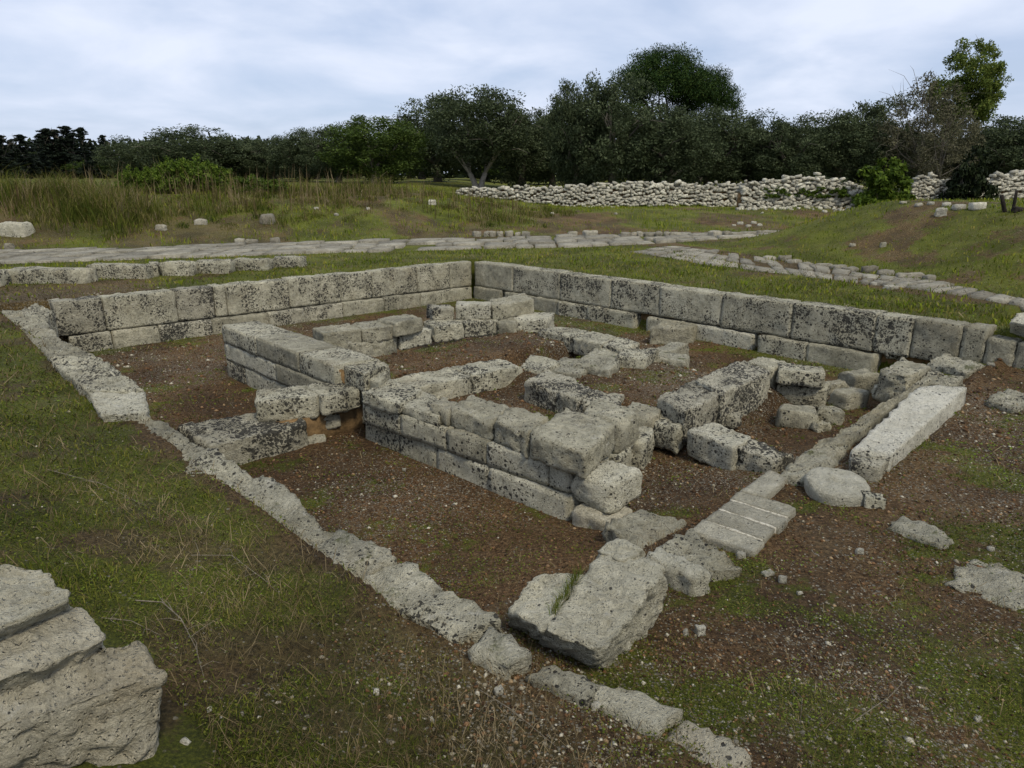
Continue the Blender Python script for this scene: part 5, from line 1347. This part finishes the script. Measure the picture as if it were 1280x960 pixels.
# wooden posts at the far right
M_WOOD = bark_mat('dark_wood', (0.010, 0.008, 0.006), (0.035, 0.028, 0.022))
def post(px, py, topx, topy, label, rad=0.045):
    b_ = G(px, py); t_ = Dp(topx, topy, b_[1])
    V, F = tube([b_ - [0, 0, 0.2], b_, (b_ * .5 + t_ * .5), t_, t_ + [0, 0, .01]], [rad * 1.1, rad * 1.05, rad, rad * .9, 0.005], 8)
    V = V - b_
    return tag(obj('wooden_post', mesh_from('wooden_post', V, F, False, [M_WOOD]), None, tuple(b_)), label, 'post')
post(1256, 265, 1252, 244, 'dark weathered post leaning left on the mound')
post(1266, 264, 1271, 238, 'taller dark post leaning right on the mound', 0.035)
boulder(1274, 265, 14, 7, M_WOODLOG if False else M_WOOD, 'dark rotten log lying beside the posts', 'log', name='log', r=0.4)

# dead branches lying on the bank
def twig(pts, r0, label, forks=5, seed=1):
    rr = random.Random(seed); base = G(*pts[0][:2])
    P3 = [G(a, b_) + np.array([0, 0, c]) for a, b_, c in pts]
    parts = [tube(P3, [r0 * (1 - 0.7 * i / (len(P3) - 1)) for i in range(len(P3))], 5)]
    for _ in range(forks):
        i = rr.randrange(0, len(P3) - 1); f = rr.random(); s0 = P3[i] * (1 - f) + P3[i + 1] * f
        e = s0 + np.array([rr.uniform(-.12, .12), rr.uniform(-.10, .10), rr.uniform(-0.01, 0.05)])
        parts.append(tube([s0, (s0 + e) / 2 + np.array([rr.uniform(-.015, .015), rr.uniform(-.015, .015), 0.01]), e], [r0 * .5, r0 * .35, r0 * .15], 4))
    V, F = join(parts)
    return tag(obj('dead_branch', mesh_from('dead_branch', V - base, F, True, [M_TWIG]), None, tuple(base)), label, 'branch')
M_TWIG = bark_mat('dead_twig', (0.14, 0.115, 0.08), (0.33, 0.29, 0.22))
twig([(170, 755, .02), (205, 764, .05), (228, 785, .05), (245, 815, .03), (255, 848, .01)], 0.0042, 'pale forked dead branch lying beside the raw rocks', 8, 3)
twig([(128, 777, .02), (165, 783, .03), (200, 798, .02)], 0.003, 'thin dry branch running towards the raw rocks', 5, 4)
twig([(240, 700, .03), (290, 702, .04), (330, 730, .03), (350, 745, .01)], 0.003, 'bundle of dry stems flattened on the bank', 12, 5)
twig([(600, 865, .01), (640, 895, .03), (700, 940, .01)], 0.003, 'long dry stem in the turf by the white pointed stone', 4, 6)
twig([(990, 862, .01), (1002, 880, .03), (1000, 905, .01)], 0.003, 'curved dry twig on the gravel slope', 2, 7)
twig([(1065, 905, .01), (1110, 880, .04), (1135, 850, .02)], 0.0025, 'slender dry twigs on the gravel slope', 5, 8)
twig([(60, 590, .02), (130, 612, .04), (190, 640, .02)], 0.003, 'dry stems lying across the bank above the raw rocks', 10, 9)
# grass tuft in the crack of the corner block
nb = 260; f_ = rs.random(nb)
pa, pb2 = P(727, 716, -0.02), P(690, 772, -0.03)
cx = pa[0] + (pb2[0] - pa[0]) * f_ + rs.normal(size=nb) * 0.008; cy = pa[1] + (pb2[1] - pa[1]) * f_ + rs.normal(size=nb) * 0.008
V, F = blades(cx, cy, np.full(nb, -0.035), rs.uniform(0.05, 0.10, nb), rs.uniform(0.0015, 0.004, nb), rs.uniform(0.2, 0.9, nb), rs)
base = np.array([pa[0], pa[1], -0.06])
tag(obj('grass_tuft', mesh_from('grass_tuft', V - base, F, False, [M_CLOVER]), None, tuple(base)), 'bright tuft of grass growing in the crack of the corner block', 'grass')
